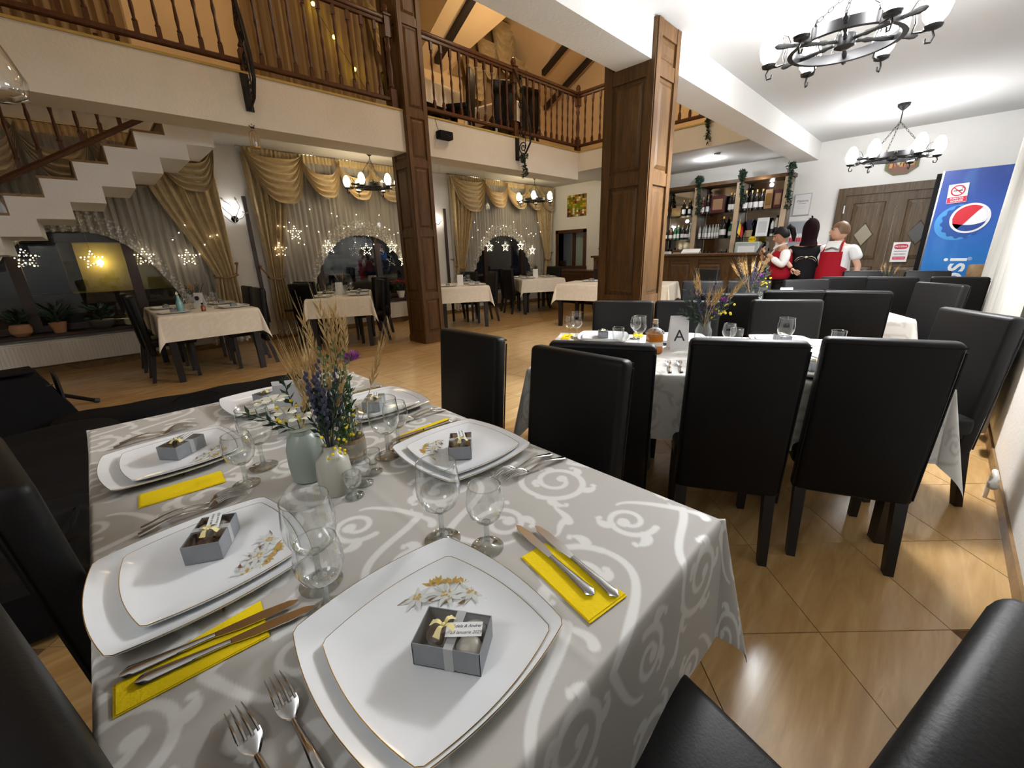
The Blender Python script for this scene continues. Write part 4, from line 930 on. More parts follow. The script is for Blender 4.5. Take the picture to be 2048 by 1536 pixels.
onshelf('bottle on the top shelf next to the thick pillar', 'top shelf bottles by the pillar', [(('wine', 'brown'), 4.42, .9), (('wine', 'dark'), 4.03, 1.0), (('slim', 'dark'), 3.93, 1.0)], SH[2])
onshelf('bottle on the lit middle shelf next to the thick pillar', 'middle shelf bottles by the pillar', [(('spirit', 'dark'), 4.40, 1.0), (('spirit', 'brown'), 4.30, 1.0), (('slim', 'green'), 4.20, .95), (('slim', 'green'), 4.13, 1.0), (('spirit', 'dark'), 4.02, 1.1), (('spirit', 'dark'), 3.93, 1.05), (('slim', 'clear'), 3.86, 1.1)], SH[1])
onshelf('clear glass decanter on the middle shelf of the middle bay', 'clear decanters in the middle bay', [(('slim', 'clear'), y, .9) for y in (3.66, 3.60, 3.54, 3.48, 3.42, 3.36, 3.31)], SH[1])
onshelf('large dark bottle on the middle shelf', 'large bottles in the middle bay', [(('spirit', 'dark'), 3.22, 1.5)], SH[1]); onshelf('green bottle beside the large dark one on the middle shelf', 'green bottle', [(('spirit', 'green'), 3.08, 1.1)], SH[1])
onshelf('white bottle on the right bay of the back bar', 'white bottles in the right bay', [(('slim', 'white'), 2.30, 1.2), (('slim', 'white'), 2.36, 1.0)], SH[1])
onshelf('small bottle on the lower shelf of the back bar', 'lower shelf bottles', [(('spirit', 'clear'), 3.62, .9), (('spirit', 'white'), 3.56, .7), (('spirit', 'brown'), 3.45, .8), (('spirit', 'brown'), 3.30, .9), (('spirit', 'dark'), 3.20, .9), (('spirit', 'dark'), 2.82, .8), (('spirit', 'dark'), 2.74, .8), (('spirit', 'white'), 2.55, .9), (('spirit', 'dark'), 2.44, .9), (('spirit', 'brown'), 4.28, 1.1), (('spirit', 'red'), 4.2, 1.0)], SH[0])
def boxy(name, label, cat, x, y, z, d, mat, face=None, rz=0, group=None, ry=0.):
    t = thing(name, label, cat, (x, y, z), rz, group); t.rotation_euler = (0, ry, rz); MB().rbox((0, 0, d[2]/2), d, min(d)*.08, 1).build('box_body', mat, t)
    if face: MB().box((-d[0]/2-.0015, 0, d[2]*.5), (.002, d[1]*.7, d[2]*.6)).build('printed_label', face, t)
    return t
MAR = plain('maroon_box', (.07, .012, .015), .4); TANB = plain('tan_box', (.30, .18, .09), .5); NAVY = plain('navy_box', (.012, .014, .02), .4)
boxy('whisky_box', 'maroon gift box between bottles on the top shelf of the middle bay', 'gift box', 9.10, 3.36, SH[2], (.09, .26, .32), MAR, TANB)
boxy('whisky_box', 'tan and gold gift box on the top shelf near the right post', 'gift box', 9.10, 2.48, SH[2], (.09, .12, .33), TANB, GOLD); boxy('whisky_box', 'maroon gift box at the right end of the top shelf', 'gift box', 9.10, 2.33, SH[2], (.09, .13, .31), MAR, TANB)
boxy('wooden_barrel_box', 'carved brown wooden box on the top shelf by the pillar', 'box', 9.08, 4.18, SH[2], (.10, .20, .17), WOODT)
boxy('framed_certificate', 'white certificate leaning on the middle shelf of the right bay', 'certificate', 9.06, 2.52, SH[1], (.012, .20, .33), PAPER, plain('faded_print', (.60, .61, .62), .7), 0, None, R(8))
boxy('gift_box', 'black gift box with a gold mark on the counter shelf by the pillar', 'gift box', 9.02, 4.40, SH[0], (.10, .16, .26), NAVY, None); text('X', .07, GOLD, bpy.context.scene.objects[-1] if False else [o for o in COL.objects if o.get('label') == 'black gift box with a gold mark on the counter shelf by the pillar'][0], (-.052, 0, .15), (PI/2, 0, -PI/2), 'gold_mark')
boxy('gift_box', 'brown box with a pale label on the lower shelf by the pillar', 'gift box', 9.0, 4.05, SH[0], (.10, .22, .25), WOODB, LIGHTW)
boxy('gift_box', 'pale picture box beside the brown box on the lower shelf', 'gift box', 8.99, 4.24, SH[0], (.06, .13, .2), TANB, CANDY)
boxy('coffee_machine', 'pale green coffee machine on the back bar', 'coffee machine', 9.02, 2.70, SH[0], (.2, .42, .36), plain('mint_enamel', (.45, .50, .46), .4), PAPER)
boxy('black_canister', 'black round-label canister in front of the coffee machine', 'canister', 8.86, 2.66, SH[0], (.12, .15, .17), NAVY, PAPER)
st_ = thing('price_sticker', 'yellow star price sticker above the coffee machine', 'sticker', (8.93, 2.62, 1.42)); P = []
for i in range(24):
    a = 2*PI*i/24; q = .075 if i % 2 else .06; P.append((q*math.cos(a), q*math.sin(a)*.85))
MB().prism(P, -.002, .002, Matrix.Rotation(-PI/2, 4, 'Y') @ Matrix.Rotation(PI/2, 4, 'Z')).build('star_card', YELLOW, st_); text('HOT', .055, INK, st_, (-.004, 0, 0), (PI/2, 0, -PI/2))
lv = thing('lavender_basket', 'lavender bunch in a beige pot on the middle shelf', 'plant', (9.08, 2.74, SH[1])); MB().lathe([(.05, 0), (.065, .12), (.06, .12)], 12).build('pot', BURLAP, lv); m = MB()
for i in range(40): a = random.uniform(0, 6.28); q = random.uniform(0, .09); m.tube([(.3*q*math.cos(a), .3*q*math.sin(a), .1), (q*math.cos(a), q*math.sin(a), random.uniform(.24, .33))], [.002, .006], 4)
m.build('lavender', LAV, lv)
fg = thing('small_flag', 'small blue yellow red table flag on the middle shelf', 'flag', (9.02, 2.90, SH[1])); MB().tube([(0, 0, 0), (0, 0, .33)], .004, 5).build('pole', GOLD, fg)
for k, c in enumerate(((.01, .03, .25), (.8, .6, .02), (.5, .02, .03))): MB().grid(lambda u, v, k=k: (-.01+.012*math.sin(v*5), -.045*k-.045*u*(1), .33-.2*v-.05*u-.05*k), 3, 8).build('stripe', plain('flag_%d' % k, c, .7), fg, (0, .06, 0))
# things on the counter
o = boxy('paper_holder', 'white papers lying on the bar counter', 'papers', XC+.15, 3.30, ZB+.002, (.20, .30, .02), PAPER, None, .2, None, R(-18)); o.location.z = ZB+.035
o = boxy('folded_cloth', 'crumpled white cloth on the bar counter by the pillar', 'cloth', XC+.08, 3.72, ZB+.002, (.09, .14, .045), WHITEC)
cf = thing('drink_dispenser', 'black drinks machine with glowing blue display at the bar end', 'drinks machine', (XC+.22, 4.98, ZB+.002)); MB().rbox((0, 0, .20), (.28, .22, .40), .01, 1).build('housing', NAVY, cf)
MB().box((-.142, 0, .33), (.004, .18, .06)).build('lit_sign', SCRN, cf); MB().box((-.142, 0, .20), (.004, .07, .05)).build('display', SCRN, cf)
for s in (-.08, .08): MB().box((-.142, s, .09), (.004, .025, .13)).build('light_strip', LEDB, cf)
MB().lathe([(.06, .40), (.07, .44), (.06, .50)], 12).build('hopper', STEEL, cf)
al = thing('aloe_plant', 'small spiky aloe at the end of the bar counter', 'plant', (XC+.15, 5.2, ZB+.002)); MB().lathe([(.035, 0), (.045, .06), (.04, .06)], 10).build('pot', POTD, al); m = MB()
for i in range(12): a = i*.9; m.leaf((0, 0, .05), (math.cos(a), math.sin(a), 1.2), .14, .022)
m.build('leaves', LEAFD, al, smooth=False)
# hatch in the bar wall
h = struct('window_4', MB().span((XW-.04, 6.62, .87), (XW+.2, 6.70, 1.84)).span((XW-.04, 7.53, .87), (XW+.2, 7.61, 1.84)).span((XW-.04, 6.62, 1.77), (XW+.2, 7.61, 1.85)).span((XW-.06, 6.60, .86), (XW+.2, 7.63, .93)), WOODR, 'serving hatch framed in dark wood beside the bar', smooth=False)
MB().span((XW+.25, 6.66, .93), (XW+.30, 7.16, 1.77)).build('frosted_panel', plain('frosted', (.33, .42, .40), .4), h, smooth=False); MB().span((XW+.22, 7.14, .93), (XW+.32, 7.24, 1.8)).build('inner_jamb', WOODR, h, smooth=False); MB().span((XW+.6, 6.0, .4), (XW+.7, 8.2, 2.4)).build('kitchen_wall', plain('kitchen_tile', (.35, .38, .37), .4), h, smooth=False)
lamp('kitchen_lamp', (XW+.42, 6.7, 1.9), 1.5, COOL, .05)
lc = thing('low_cabinet', 'low panelled wooden cabinet below the serving hatch', 'cabinet', (XW-.25, 6.75, 0)); MB().span((-.2, -.9, .06), (.235, .72, .80)).build('body', WOODB, lc, smooth=False); MB().rbox((.01, -.09, .82), (.46, 1.68, .035), .008, 1).build('top', WOODB, lc)
for k in range(3): MB().span((-.215, -.86+k*.53, .12), (-.2, -.38+k*.53, .74)).build('door', WOODR, lc, smooth=False)
sd = thing('stacked_plates', 'stack of dark dishes standing in the serving hatch', 'dishes', (XW-.02, 7.36, .932)); m = MB()
for k in range(4): m.lathe([(.06, k*.035), (.10, k*.035+.02), (.10, k*.035+.026)], 14)
m.build('dishes', WOODR, sd)
# mosaic picture
mz = thing('mosaic_picture', 'square yellow green mosaic of mirror pieces on the bar wall', 'wall art', (XW-.012, 6.945, 2.42)); cols = [plain('mosaic_%d' % i, c, .15) for i, c in enumerate(((.55, .38, .02), (.30, .18, .02), (.20, .26, .02), (.62, .50, .12), (.10, .05, .02), (.75, .70, .5), (.35, .10, .02)))]
MB().box((.004, 0, 0), (.008, .60, .52)).build('backing', WOODK, mz)
random.seed(3); TS = [MB().box((0, 0, 0), (.008, .056, .048)).mesh('mosaic_piece', c) for c in cols]
for i in range(10):
    for j in range(10): link('mosaic_piece', random.choice(TS if abs(i-4.5-.5*math.sin(j)) > 1.2 else [TS[2], TS[2], TS[0]]), mz, (-.004, -.27+j*.06, -.234+i*.052), (random.uniform(-.1, .1), random.uniform(-.06, .06), 0))
# ------------------------------------------------------------------ double door
dy0, dy1 = -.05, 1.48
dr = struct('door_1', MB().span((XW-.07, dy1-.11, 0), (XW+.02, dy1, 2.17)).span((XW-.07, dy0, 0), (XW+.02, dy0+.11, 2.17)).span((XW-.068, dy0+.11, 2.05), (XW+.02, dy1-.11, 2.17)), WOODD, 'dark wooden double door with diamond panes', smooth=False)
ym = (dy0+dy1)/2
for k, (a, b) in enumerate(((ym+.004, dy1-.11), (dy0+.11, ym-.004))):
    lf = MB().span((XW-.045, a, .02), (XW-.005, b, 2.05)).build('door_leaf', WOODD, dr, smooth=False); c = (a+b)/2; w_ = b-a
    for z0_, z1_ in ((1.05, 1.92), (.15, .92)):
        pz = (z0_+z1_)/2; hh = z1_-z0_; ww_ = w_-.26
        p = MB().add([(0, -ww_/2, -hh/2), (0, ww_/2, -hh/2), (0, ww_/2, hh/2), (0, -ww_/2, hh/2), (-.014, -ww_/2+.05, -hh/2+.05), (-.014, ww_/2-.05, -hh/2+.05), (-.014, ww_/2-.05, hh/2-.05), (-.014, -ww_/2+.05, hh/2-.05)], [(0, 1, 5, 4), (1, 2, 6, 5), (2, 3, 7, 6), (3, 0, 4, 7), (4, 5, 6, 7)]).build('door_panel', WOODD, lf, (XW-.046, c, pz), smooth=False)
        MB().tube([(0, -ww_/2, -hh/2), (0, ww_/2, -hh/2), (0, ww_/2, hh/2), (0, -ww_/2, hh/2)], .011, 4, closed=True).build('panel_moulding', WOODD, lf, (XW-.048, c, pz))
    MB().add([(0, 0, .17), (0, .115, 0), (0, 0, -.17), (0, -.115, 0)], [(0, 1, 2, 3)]).build('diamond_pane', plain('diamond_glass_%d' % k, ((.30, .27, .20), (.10, .10, .10))[k], .08, spec=.8), lf, (XW-.064, c, 1.43))
    MB().tube([(0, 0, .18), (0, .122, 0), (0, 0, -.18), (0, -.122, 0)], .010, 4, closed=True).build('diamond_frame', WOODD, lf, (XW-.064, c, 1.43))
MB().tube([(XW-.075, dy1-.115, 1.78), (XW-.075, dy1-.115, 1.90)], .010, 8).build('hinge', PAPER, dr)
def notice(name, label, x, y, z, w_, h_, rx=0.):
    t = thing(name, label, 'sign', (x, y, z)); t.rotation_euler = (rx, 0, 0); MB().rbox((0, 0, 0), (.006, w_, h_), .0025, 1).build('sign_board', PAPER, t); return t
SIGNR = plain('sign_red', (.52, .012, .05), .5)
FR = (PI/2, 0, -PI/2)
t = notice('door_sign', 'white and magenta access sign on the double door', XW-.08, .535, 1.145, .20, .30)
P = [(.082*math.copysign(abs(math.cos(a))**.6, math.cos(a)), .038*math.copysign(abs(math.sin(a))**.7, math.sin(a))) for a in [2*PI*i/28 for i in range(28)]]
MB().prism(P, .0, .002, TR(-.0035, 0, .085) @ Matrix.Rotation(-PI/2, 4, 'Y') @ RZ(PI/2)).build('red_oval', SIGNR, t); text('ACCESUL', .034, PAPER, t, (-.0065, 0, .085), FR, bold=.0008)
text('PERSONALULUI', .021, INK, t, (-.004, 0, .012), FR, bold=.0006); text('NEAUTORIZAT', .021, INK, t, (-.004, 0, -.030), FR, bold=.0006); MB().box((-.004, 0, -.09), (.002, .15, .045)).build('red_bar', SIGNR, t); text('STRICT INTERZIS', .0165, PAPER, t, (-.0055, 0, -.09), FR, bold=.0004)
# ------------------------------------------------------------------ blue banner
BLU = (lambda: None)
def banner_mat():
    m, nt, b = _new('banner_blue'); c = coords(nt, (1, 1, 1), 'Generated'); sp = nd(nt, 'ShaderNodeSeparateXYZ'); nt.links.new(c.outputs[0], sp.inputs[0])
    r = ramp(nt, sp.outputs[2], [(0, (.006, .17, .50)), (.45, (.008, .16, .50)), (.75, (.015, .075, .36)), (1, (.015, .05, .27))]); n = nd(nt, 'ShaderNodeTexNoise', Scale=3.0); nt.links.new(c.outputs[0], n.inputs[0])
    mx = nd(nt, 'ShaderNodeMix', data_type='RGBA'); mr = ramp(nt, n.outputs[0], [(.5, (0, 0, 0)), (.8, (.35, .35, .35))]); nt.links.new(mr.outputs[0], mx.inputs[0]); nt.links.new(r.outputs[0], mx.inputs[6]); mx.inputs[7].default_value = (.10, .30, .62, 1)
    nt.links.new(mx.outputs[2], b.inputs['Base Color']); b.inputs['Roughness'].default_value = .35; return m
bn = thing('blue_banner', 'tall blue fridge side panel with a round red white and blue bottle cap emblem', 'banner', (8.62, -.08, 0)); bw, z0_, z1_ = .66, .03, 2.20
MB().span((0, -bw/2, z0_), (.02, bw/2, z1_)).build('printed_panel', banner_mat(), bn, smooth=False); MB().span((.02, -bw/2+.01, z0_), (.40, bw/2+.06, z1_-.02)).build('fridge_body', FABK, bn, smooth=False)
MB().span((-.006, bw/2-.012, z0_), (.022, bw/2+.004, z1_)).build('edge_trim', STEEL, bn, smooth=False)
def disc(name, mat, cy, cz, r, x, par, pts=None):
    P = pts or [(r*math.cos(2*PI*i/48), r*math.sin(2*PI*i/48)) for i in range(48)]
    return MB().prism([(cy+p, cz+q) for p, q in P], -.0015, .0015, TR(x, 0, 0) @ Matrix(((0, 0, 1, 0), (1, 0, 0, 0), (0, 1, 0, 0), (0, 0, 0, 1)))).build(name, mat, par, smooth=False)
WHT = plain('emblem_white', (.75, .76, .78), .3); EBL = plain('emblem_blue', (.012, .05, .24), .3); ERD = plain('emblem_red', (.55, .015, .03), .3); CAPB = plain('cap_blue', (.012, .07, .30), .3); GLOW = plain('pale_blue_print', (.05, .26, .58), .35)
ey, ez = -.04, 1.58
disc('cap_halo', GLOW, ey+.10, ez-.05, .23, -.002, bn)
P = []
for i in range(60):
    a = 2*PI*i/60; q = .225 if (i//2) % 2 else .205; P.append((q*math.cos(a), q*math.sin(a)))
disc('cap_teeth', CAPB, ey+.05, ez-.035, .2, -.004, bn, P); disc('emblem_ring', WHT, ey, ez, .19, -.007, bn)
def seg(lo, hi, r):
    P = []; n = 24
    for i in range(n+1):
        x = -r+2*r*i/n; y = lo(x); m_ = math.sqrt(max(0, r*r-x*x)); P.append((-x, max(-m_, min(m_, y))))
    for i in range(n, -1, -1):
        x = -r+2*r*i/n; y = hi(x); m_ = math.sqrt(max(0, r*r-x*x)); P.append((-x, max(-m_, min(m_, y))))
    return P
disc('emblem_red', ERD, ey, ez, .16, -.010, bn, seg(lambda x: .0+.55*x+.10*math.sin(x*10), lambda x: .3, .165)); disc('emblem_blue', EBL, ey, ez, .16, -.010, bn, seg(lambda x: -.3, lambda x: -.045+.22*x-.05*math.sin(x*9+1), .165))
text('pepsi', .34, WHT, bn, (-.003, -.02, 1.08), Matrix(((0, 0, -1), (0, 1, 0), (1, 0, 0))).to_euler(), bold=.004, ext=.001, name='banner_lettering', align='RIGHT')
text('®', .06, WHT, bn, (-.004, -.15, 1.05), FR)
t = notice('no_smoking_sign', 'small white no smoking sign stuck on the blue banner', 8.607, .06, 1.905, .19, .24, R(-4))
rg = MB(); N = 32
for r0, r1 in ((.055, .070),):
    vs = []; fs = []
    for k in range(N):
        a = 2*PI*k/N; vs += [(-.004, r0*math.cos(a), r0*math.sin(a)+.035), (-.004, r1*math.cos(a), r1*math.sin(a)+.035)]
    for k in range(N): fs.append((2*k, 2*k+1, 2*((k+1) % N)+1, 2*((k+1) % N)))
    rg.add(vs, fs)
rg.box((0, 0, 0), (.002, .125, .012), TR(-.005, 0, .035) @ Matrix.Rotation(R(45), 4, 'X')).build('red_ring', SIGNR, t); MB().box((-.004, .0, .035), (.002, .085, .013)).tube([(-.004, -.03, .045), (-.004, -.045, .06), (-.004, -.03, .075)], .003, 4).build('cigarette', INK, t)
MB().box((-.004, 0, -.078), (.002, .185, .07)).build('red_bar', SIGNR, t); text('FUMATUL', .029, PAPER, t, (-.0055, 0, -.062), FR, bold=.0006); text('INTERZIS', .029, PAPER, t, (-.0055, 0, -.094), FR, bold=.0006)
# certificates, octagon picture, frame, cabinet by the banner
def cert(label, y, z, w_, h_, lines, mat=PAPER):
    t = thing('framed_certificate', label, 'certificate', (XW-.012, y, z)); MB().rbox((0, 0, 0), (.018, w_, h_), .004, 1).build('frame', plain('silver_frame', (.5, .5, .52), .4), t); MB().box((-.0095, 0, 0), (.002, w_-.03, h_-.03)).build('sheet', mat, t)
    for tx, sz, zz in lines: text(tx, sz, INK, t, (-.0115, 0, zz), FR, shear=.2 if sz > .03 else 0)
    return t
cert('framed white certificate on the wall left of the double door', 1.99, 1.98, .26, .36, [('Diploma', .05, .06), ('de excelenta', .022, .02), ('— — — — —', .02, -.03), ('— — — —', .02, -.06)])
POST = plain('poster_grey', (.34, .36, .40), .5)
t = cert('poster with red and white bottles on the wall behind the person in black', 1.98, 1.48, .34, .46, [], POST); m = MB(); m2 = MB()
for i in range(7): m.ball((-.012, -.11+i*.036, -.02), (.003, .015, .045), 8, 5); m2.box((-.0125, -.11+i*.036, -.09), (.004, .026, .07))
m.build('white_bottle_print', PAPER, t); m2.build('red_bottle_print', ERD, t)
oc = thing('octagon_picture', 'octagonal wooden picture of bright shapes behind the hanging chandelier', 'wall art', (XW-.015, .76, 2.44)); P = [(.21*math.cos(PI/8+i*PI/4)*1.0, .16*math.sin(PI/8+i*PI/4)) for i in range(8)]
M8 = Matrix(((0, 0, -1, 0), (1, 0, 0, 0), (0, 1, 0, 0), (0, 0, 0, 1))); MB().prism(P, -.01, .012, M8).build('frame', plain('olive_frame', (.10, .11, .02), .5), oc); MB().prism([(x*.86, y*.86) for x, y in P], .010, .015, M8).build('picture_ground', plain('picture_brown', (.16, .06, .03), .5), oc)
for i in range(7):
    c = ((.45, .25, .05), (.5, .45, .3), (.3, .08, .03))[i % 3]; MB().box((-.017, -.12+i*.04, .02*math.sin(i*2)), (.004, .05, .06), Matrix.Rotation(i*.5, 4, 'X') if False else None).build('picture_shape', plain('shape_%d' % i, c, .5), oc)
fr = thing('picture_frame', 'wooden picture frame on the right wall at the image edge', 'picture', (8.05, YR+.015, 2.30)); MB().span((-.42, -.01, -.24), (-.36, .02, .24)).span((.36, -.01, -.24), (.42, .02, .24)).span((-.42, -.01, .18), (.42, .02, .24)).span((-.42, -.01, -.24), (.42, .02, -.18)).build('frame', WOODD, fr, smooth=False); MB().span((-.36, -.008, -.18), (.36, 0, .18)).build('picture', CANDY, fr, smooth=False)
wc = thing('wooden_armchair', 'brown wooden armchair with a black cushion beside the blue banner', 'armchair', (8.0, -.22, 0)); MB().rbox((0, -.05, .48), (.40, .30, .10), .03, 2).build('cushion', FABK, wc); MB().rbox((.12, -.1, .82), (.06, .20, .36), .03, 2).build('backrest', WOODT, wc)
for sx in (-.16, .16):
    for sy in (-.17, .07): MB().box((sx, sy, .22), (.04, .04, .44)).build('leg', WOODT, wc)
# white curtain in the far right corner and pipe by the wall
t = thing('corner_curtain', 'pale hanging curtain along the right wall near the blue banner', 'curtain', (5.6, YR+.07, 0)); MB().grid(lambda u, v: (-1.9+3.9*u, pleat(u, 13, .032), 2.35-2.25*v if u > .0 else 2.35-2.25*v), 120, 10).build('pleated_panel', plain('ivory_drape', (.62, .60, .55), .8), t, ang=80); MB().tube([(-1.95, 0, 2.37), (2.05, 0, 2.37)], .012, 8).build('curtain_rod', STEEL, t)
t = thing('radiator_pipe', 'white radiator valve and pipe low on the right wall', 'pipe', (2.95, YR+.05, .15)); MB().tube([(-.10, .02, .03), (0, .0, .02), (.10, 0, .02), (.14, 0, -.02)], .012, 8).ball((-.12, .02, .03), (.03, .022, .022)).build('valve', RADI, t); MB().tube([(.14, 0, -.02), (.14, 0, -.15)], .010, 8).build('pipe', RADI, t)
# ------------------------------------------------------------------ tableware
def sq_outline(s, bulge, n=14, rc=.05):
    P = []
    C = [(-1, -1), (1, -1), (1, 1), (-1, 1)]
    for k in range(4):
        a, b = C[k], C[(k+1) % 4]; nx_, ny_ = (b[1]-a[1])/2, -(b[0]-a[0])/2
        for i in range(n):
            t = rc/2+(1-rc)*i/(n-1); q = bulge*(1-(2*t-1)**2)
            P.append((s*(a[0]+(b[0]-a[0])*t+nx_*q), s*(a[1]+(b[1]-a[1])*t+ny_*q)))
    return P
def plate_mesh(s, h, mat):
    O = sq_outline(s, .13); n = len(O); rings = [(.02, .004), (.55, .004), (.70, .0055), (.86, h*.55), (1.0, h), (1.008, h-.0015), (1.0, h-.004), (.84, h*.45-.003), (.62, .0005), (.02, 0)]
    m = MB(); vs = [(x*k, y*k, z) for k, z in rings for x, y in O]; fs = [(i*n+j, i*n+(j+1) % n, (i+1)*n+(j+1) % n, (i+1)*n+j) for i in range(len(rings)-1) for j in range(n)]
    fs += [tuple(range(n)), tuple(reversed(range((len(rings)-1)*n, len(rings)*n)))]; m.add(vs, [tuple(reversed(f)) for f in fs]); rim = MB().tube([(x*1.003, y*1.003, h-.0003) for x, y in O], .0007, 5, closed=True)
    return m.mesh('plate_body', mat, ang=50), rim.mesh('gold_rim', GOLD)
def print_meshes(s):
    """painted daisies and gold sprigs near one side (towards +y)"""
    random.seed(5); g = MB(); b = MB(); w_ = MB(); y0 = s*.60
    def blade(m, x, y, a, l, wd, z=.0062):
        d_ = Vector((math.cos(a), math.sin(a), 0)); q = Vector((-d_.y, d_.x, 0)); p = Vector((x, y, z)); m.add([p, p+d_*l*.45+q*wd, p+d_*l, p+d_*l*.45-q*wd], [(0, 3, 2, 1)])
    for cx, cy in ((-s*.24, y0*.86), (s*.02, y0*.90), (s*.24, y0*.93)):
        for k in range(9): blade(w_, cx, cy, k*2*PI/9+.2, s*.17, s*.026)
        for k in range(12): blade(g, cx+random.uniform(-1, 1)*s*.03, cy+random.uniform(-1, 1)*s*.03, random.uniform(0, 6), s*.03, s*.010, .0066)
    for cx, cy in ((-s*.12, y0*1.09), (s*.06, y0*1.12), (s*.16, y0*1.10), (-s*.06, y0*1.15)):
        for k in range(4): blade(g, cx, cy, .6+k*.75+random.uniform(-.2, .2), s*.10, s*.018)
    for cx, cy, a in ((-s*.44, y0*.72, .3), (-s*.40, y0*.75, .5), (s*.40, y0*.80, .6), (s*.36, y0*.76, .2), (-s*.02, y0*.70, .7), (s*.12, y0*.68, .5), (-s*.16, y0*.74, .6)):
        blade(b, cx, cy, a, s*.13, s*.018); blade(b, cx+s*.03, cy, a+.5, s*.07, s*.012)
    Q = RZ(-PI/4)
    for m in (g, b, w_): m.v = [tuple(Q @ Vector((p[0]*1.62, (p[1]-s*.55)*1.45+s*.74, p[2]+.0004+(.0 if p[1] < s*.66 else .0016)))) for p in m.v]
    return g.mesh('gold_sprigs', PRINTG, False), b.mesh('brown_sprigs', PRINTB, False), w_.mesh('daisy_petals', PRINTW, False)
PB = plate_mesh(.142, .022, PORC); PS = plate_mesh(.116, .016, PORC); PRS = print_meshes(.116); PRB = print_meshes(.142)
def plate(big, label, x, y, z, rz, group=None, deco=True):
    t = thing('dinner_plate' if big else 'side_plate', label, 'plate', (x, y, z), rz, group); me = PB if big else PS
    link('plate_body', me[0], t); link('gold_rim', me[1], t)
    if deco:
        for q in (PRB if big else PRS): link(q.name.split('.')[0], q, t)
    return t
# favour box
def favour_meshes():
    d = {}; W, D, H, th = .096, .062, .038, .0012
    m = MB(); m.span((-W/2, -D/2, 0), (W/2, D/2, th)).span((-W/2, -D/2, 0), (W/2, -D/2+th, H)).span((-W/2, D/2-th, 0), (W/2, D/2, H)).span((-W/2, -D/2, 0), (-W/2+th, D/2, H)).span((W/2-th, -D/2, 0), (W/2, D/2, H)); d['tray'] = m.mesh('tray', GREYCARD, False)
    d['inside'] = MB().span((-W/2+.0015, -D/2+.0015, .0015), (W/2-.0015, D/2-.0015, .004)).mesh('inside_lining', DARKCARD, False)
    d['lid'] = MB().span((-W/2+.0005, -D/2+.0005, H-.0015), (W/2-.0005, D/2-.0005, H-.001)).mesh('film_lid', FILM, False)
    m = MB(); x = .004; m.span((x-.0065, -D/2-.0006, 0), (x+.0065, -D/2-.0001, H)).span((x-.0065, D/2+.0001, 0), (x+.0065, D/2+.0006, H)).span((x-.0065, -D/2, H+.0001), (x+.0065, D/2, H+.0006)); d['ribbon'] = m.mesh('organza_ribbon', RIBBON, False)
    d['candy'] = MB().ball((0, 0, 0), (.019, .016, .014), 14, 9).mesh('candy', CANDY); d['candyb'] = MB().ball((0, 0, 0), (.020, .017, .013), 14, 9).mesh('candy', CANDYB)
    m = MB()
    for a in (.5, 2.4, 3.9, 5.5):
        c, s_ = math.cos(a), math.sin(a); P = [(0, 0, .002), (.010*c, .010*s_, .007), (.020*c, .020*s_, .003)]; m.grid(lambda u, v, c=c, s_=s_: (.020*u*c-s_*(v-.5)*.008*(.4+u), .020*u*s_+c*(v-.5)*.008*(.4+u), .002+.008*math.sin(PI*min(1, u*1.1))*(1-.3*u)), 6, 2)
    m.ball((0, 0, .006), .0028, 8, 6); d['bow'] = m.mesh('yellow_bow', BOW)
    d['tag'] = MB().box((0, 0, 0), (.050, .021, .0006)).mesh('name_tag', PAPER, False)
    return d
FV = favour_meshes()
TXT = text('Adela & Andrei', .0064, INK, None, (0, 0, 0), (0, 0, 0), 'tag_lettering', .35, .00005); TXT2 = text('25 Ianuarie 2025', .0064, INK, None, (0, 0, 0), (0, 0, 0), 'tag_lettering', .35, .00005); TM, TM2 = TXT.data, TXT2.data
bpy.data.objects.remove(TXT, do_unlink=True); bpy.data.objects.remove(TXT2, do_unlink=True)
def favour(label, x, y, z, rz, group=None, rich=True):
    t = thing('favour_box', label, 'gift box', (x, y, z), rz, group)
    for k in ('tray', 'inside', 'lid', 'ribbon'): link({'tray': 'tray', 'inside': 'inside_lining', 'lid': 'film_lid', 'ribbon': 'organza_ribbon'}[k], FV[k], t)
    link('candy', FV['candy'], t, (.026, -.008, .019)); link('candy', FV['candyb'], t, (-.022, .004, .018)); link('candy', FV['candy'], t, (.024, .018, .019), .6)
    link('yellow_bow', FV['bow'], t, (-.012, -.002, .0405), .6)
    tg = link('name_tag', FV['tag'], t, (.018, -.003, .0445), (.10, -.06, .16))
    if rich:
        o = link('tag_lettering', TM, tg, (.003, .0045, .0005)); o = link('tag_lettering', TM2, tg, (.003, -.0048, .0005))
    return t
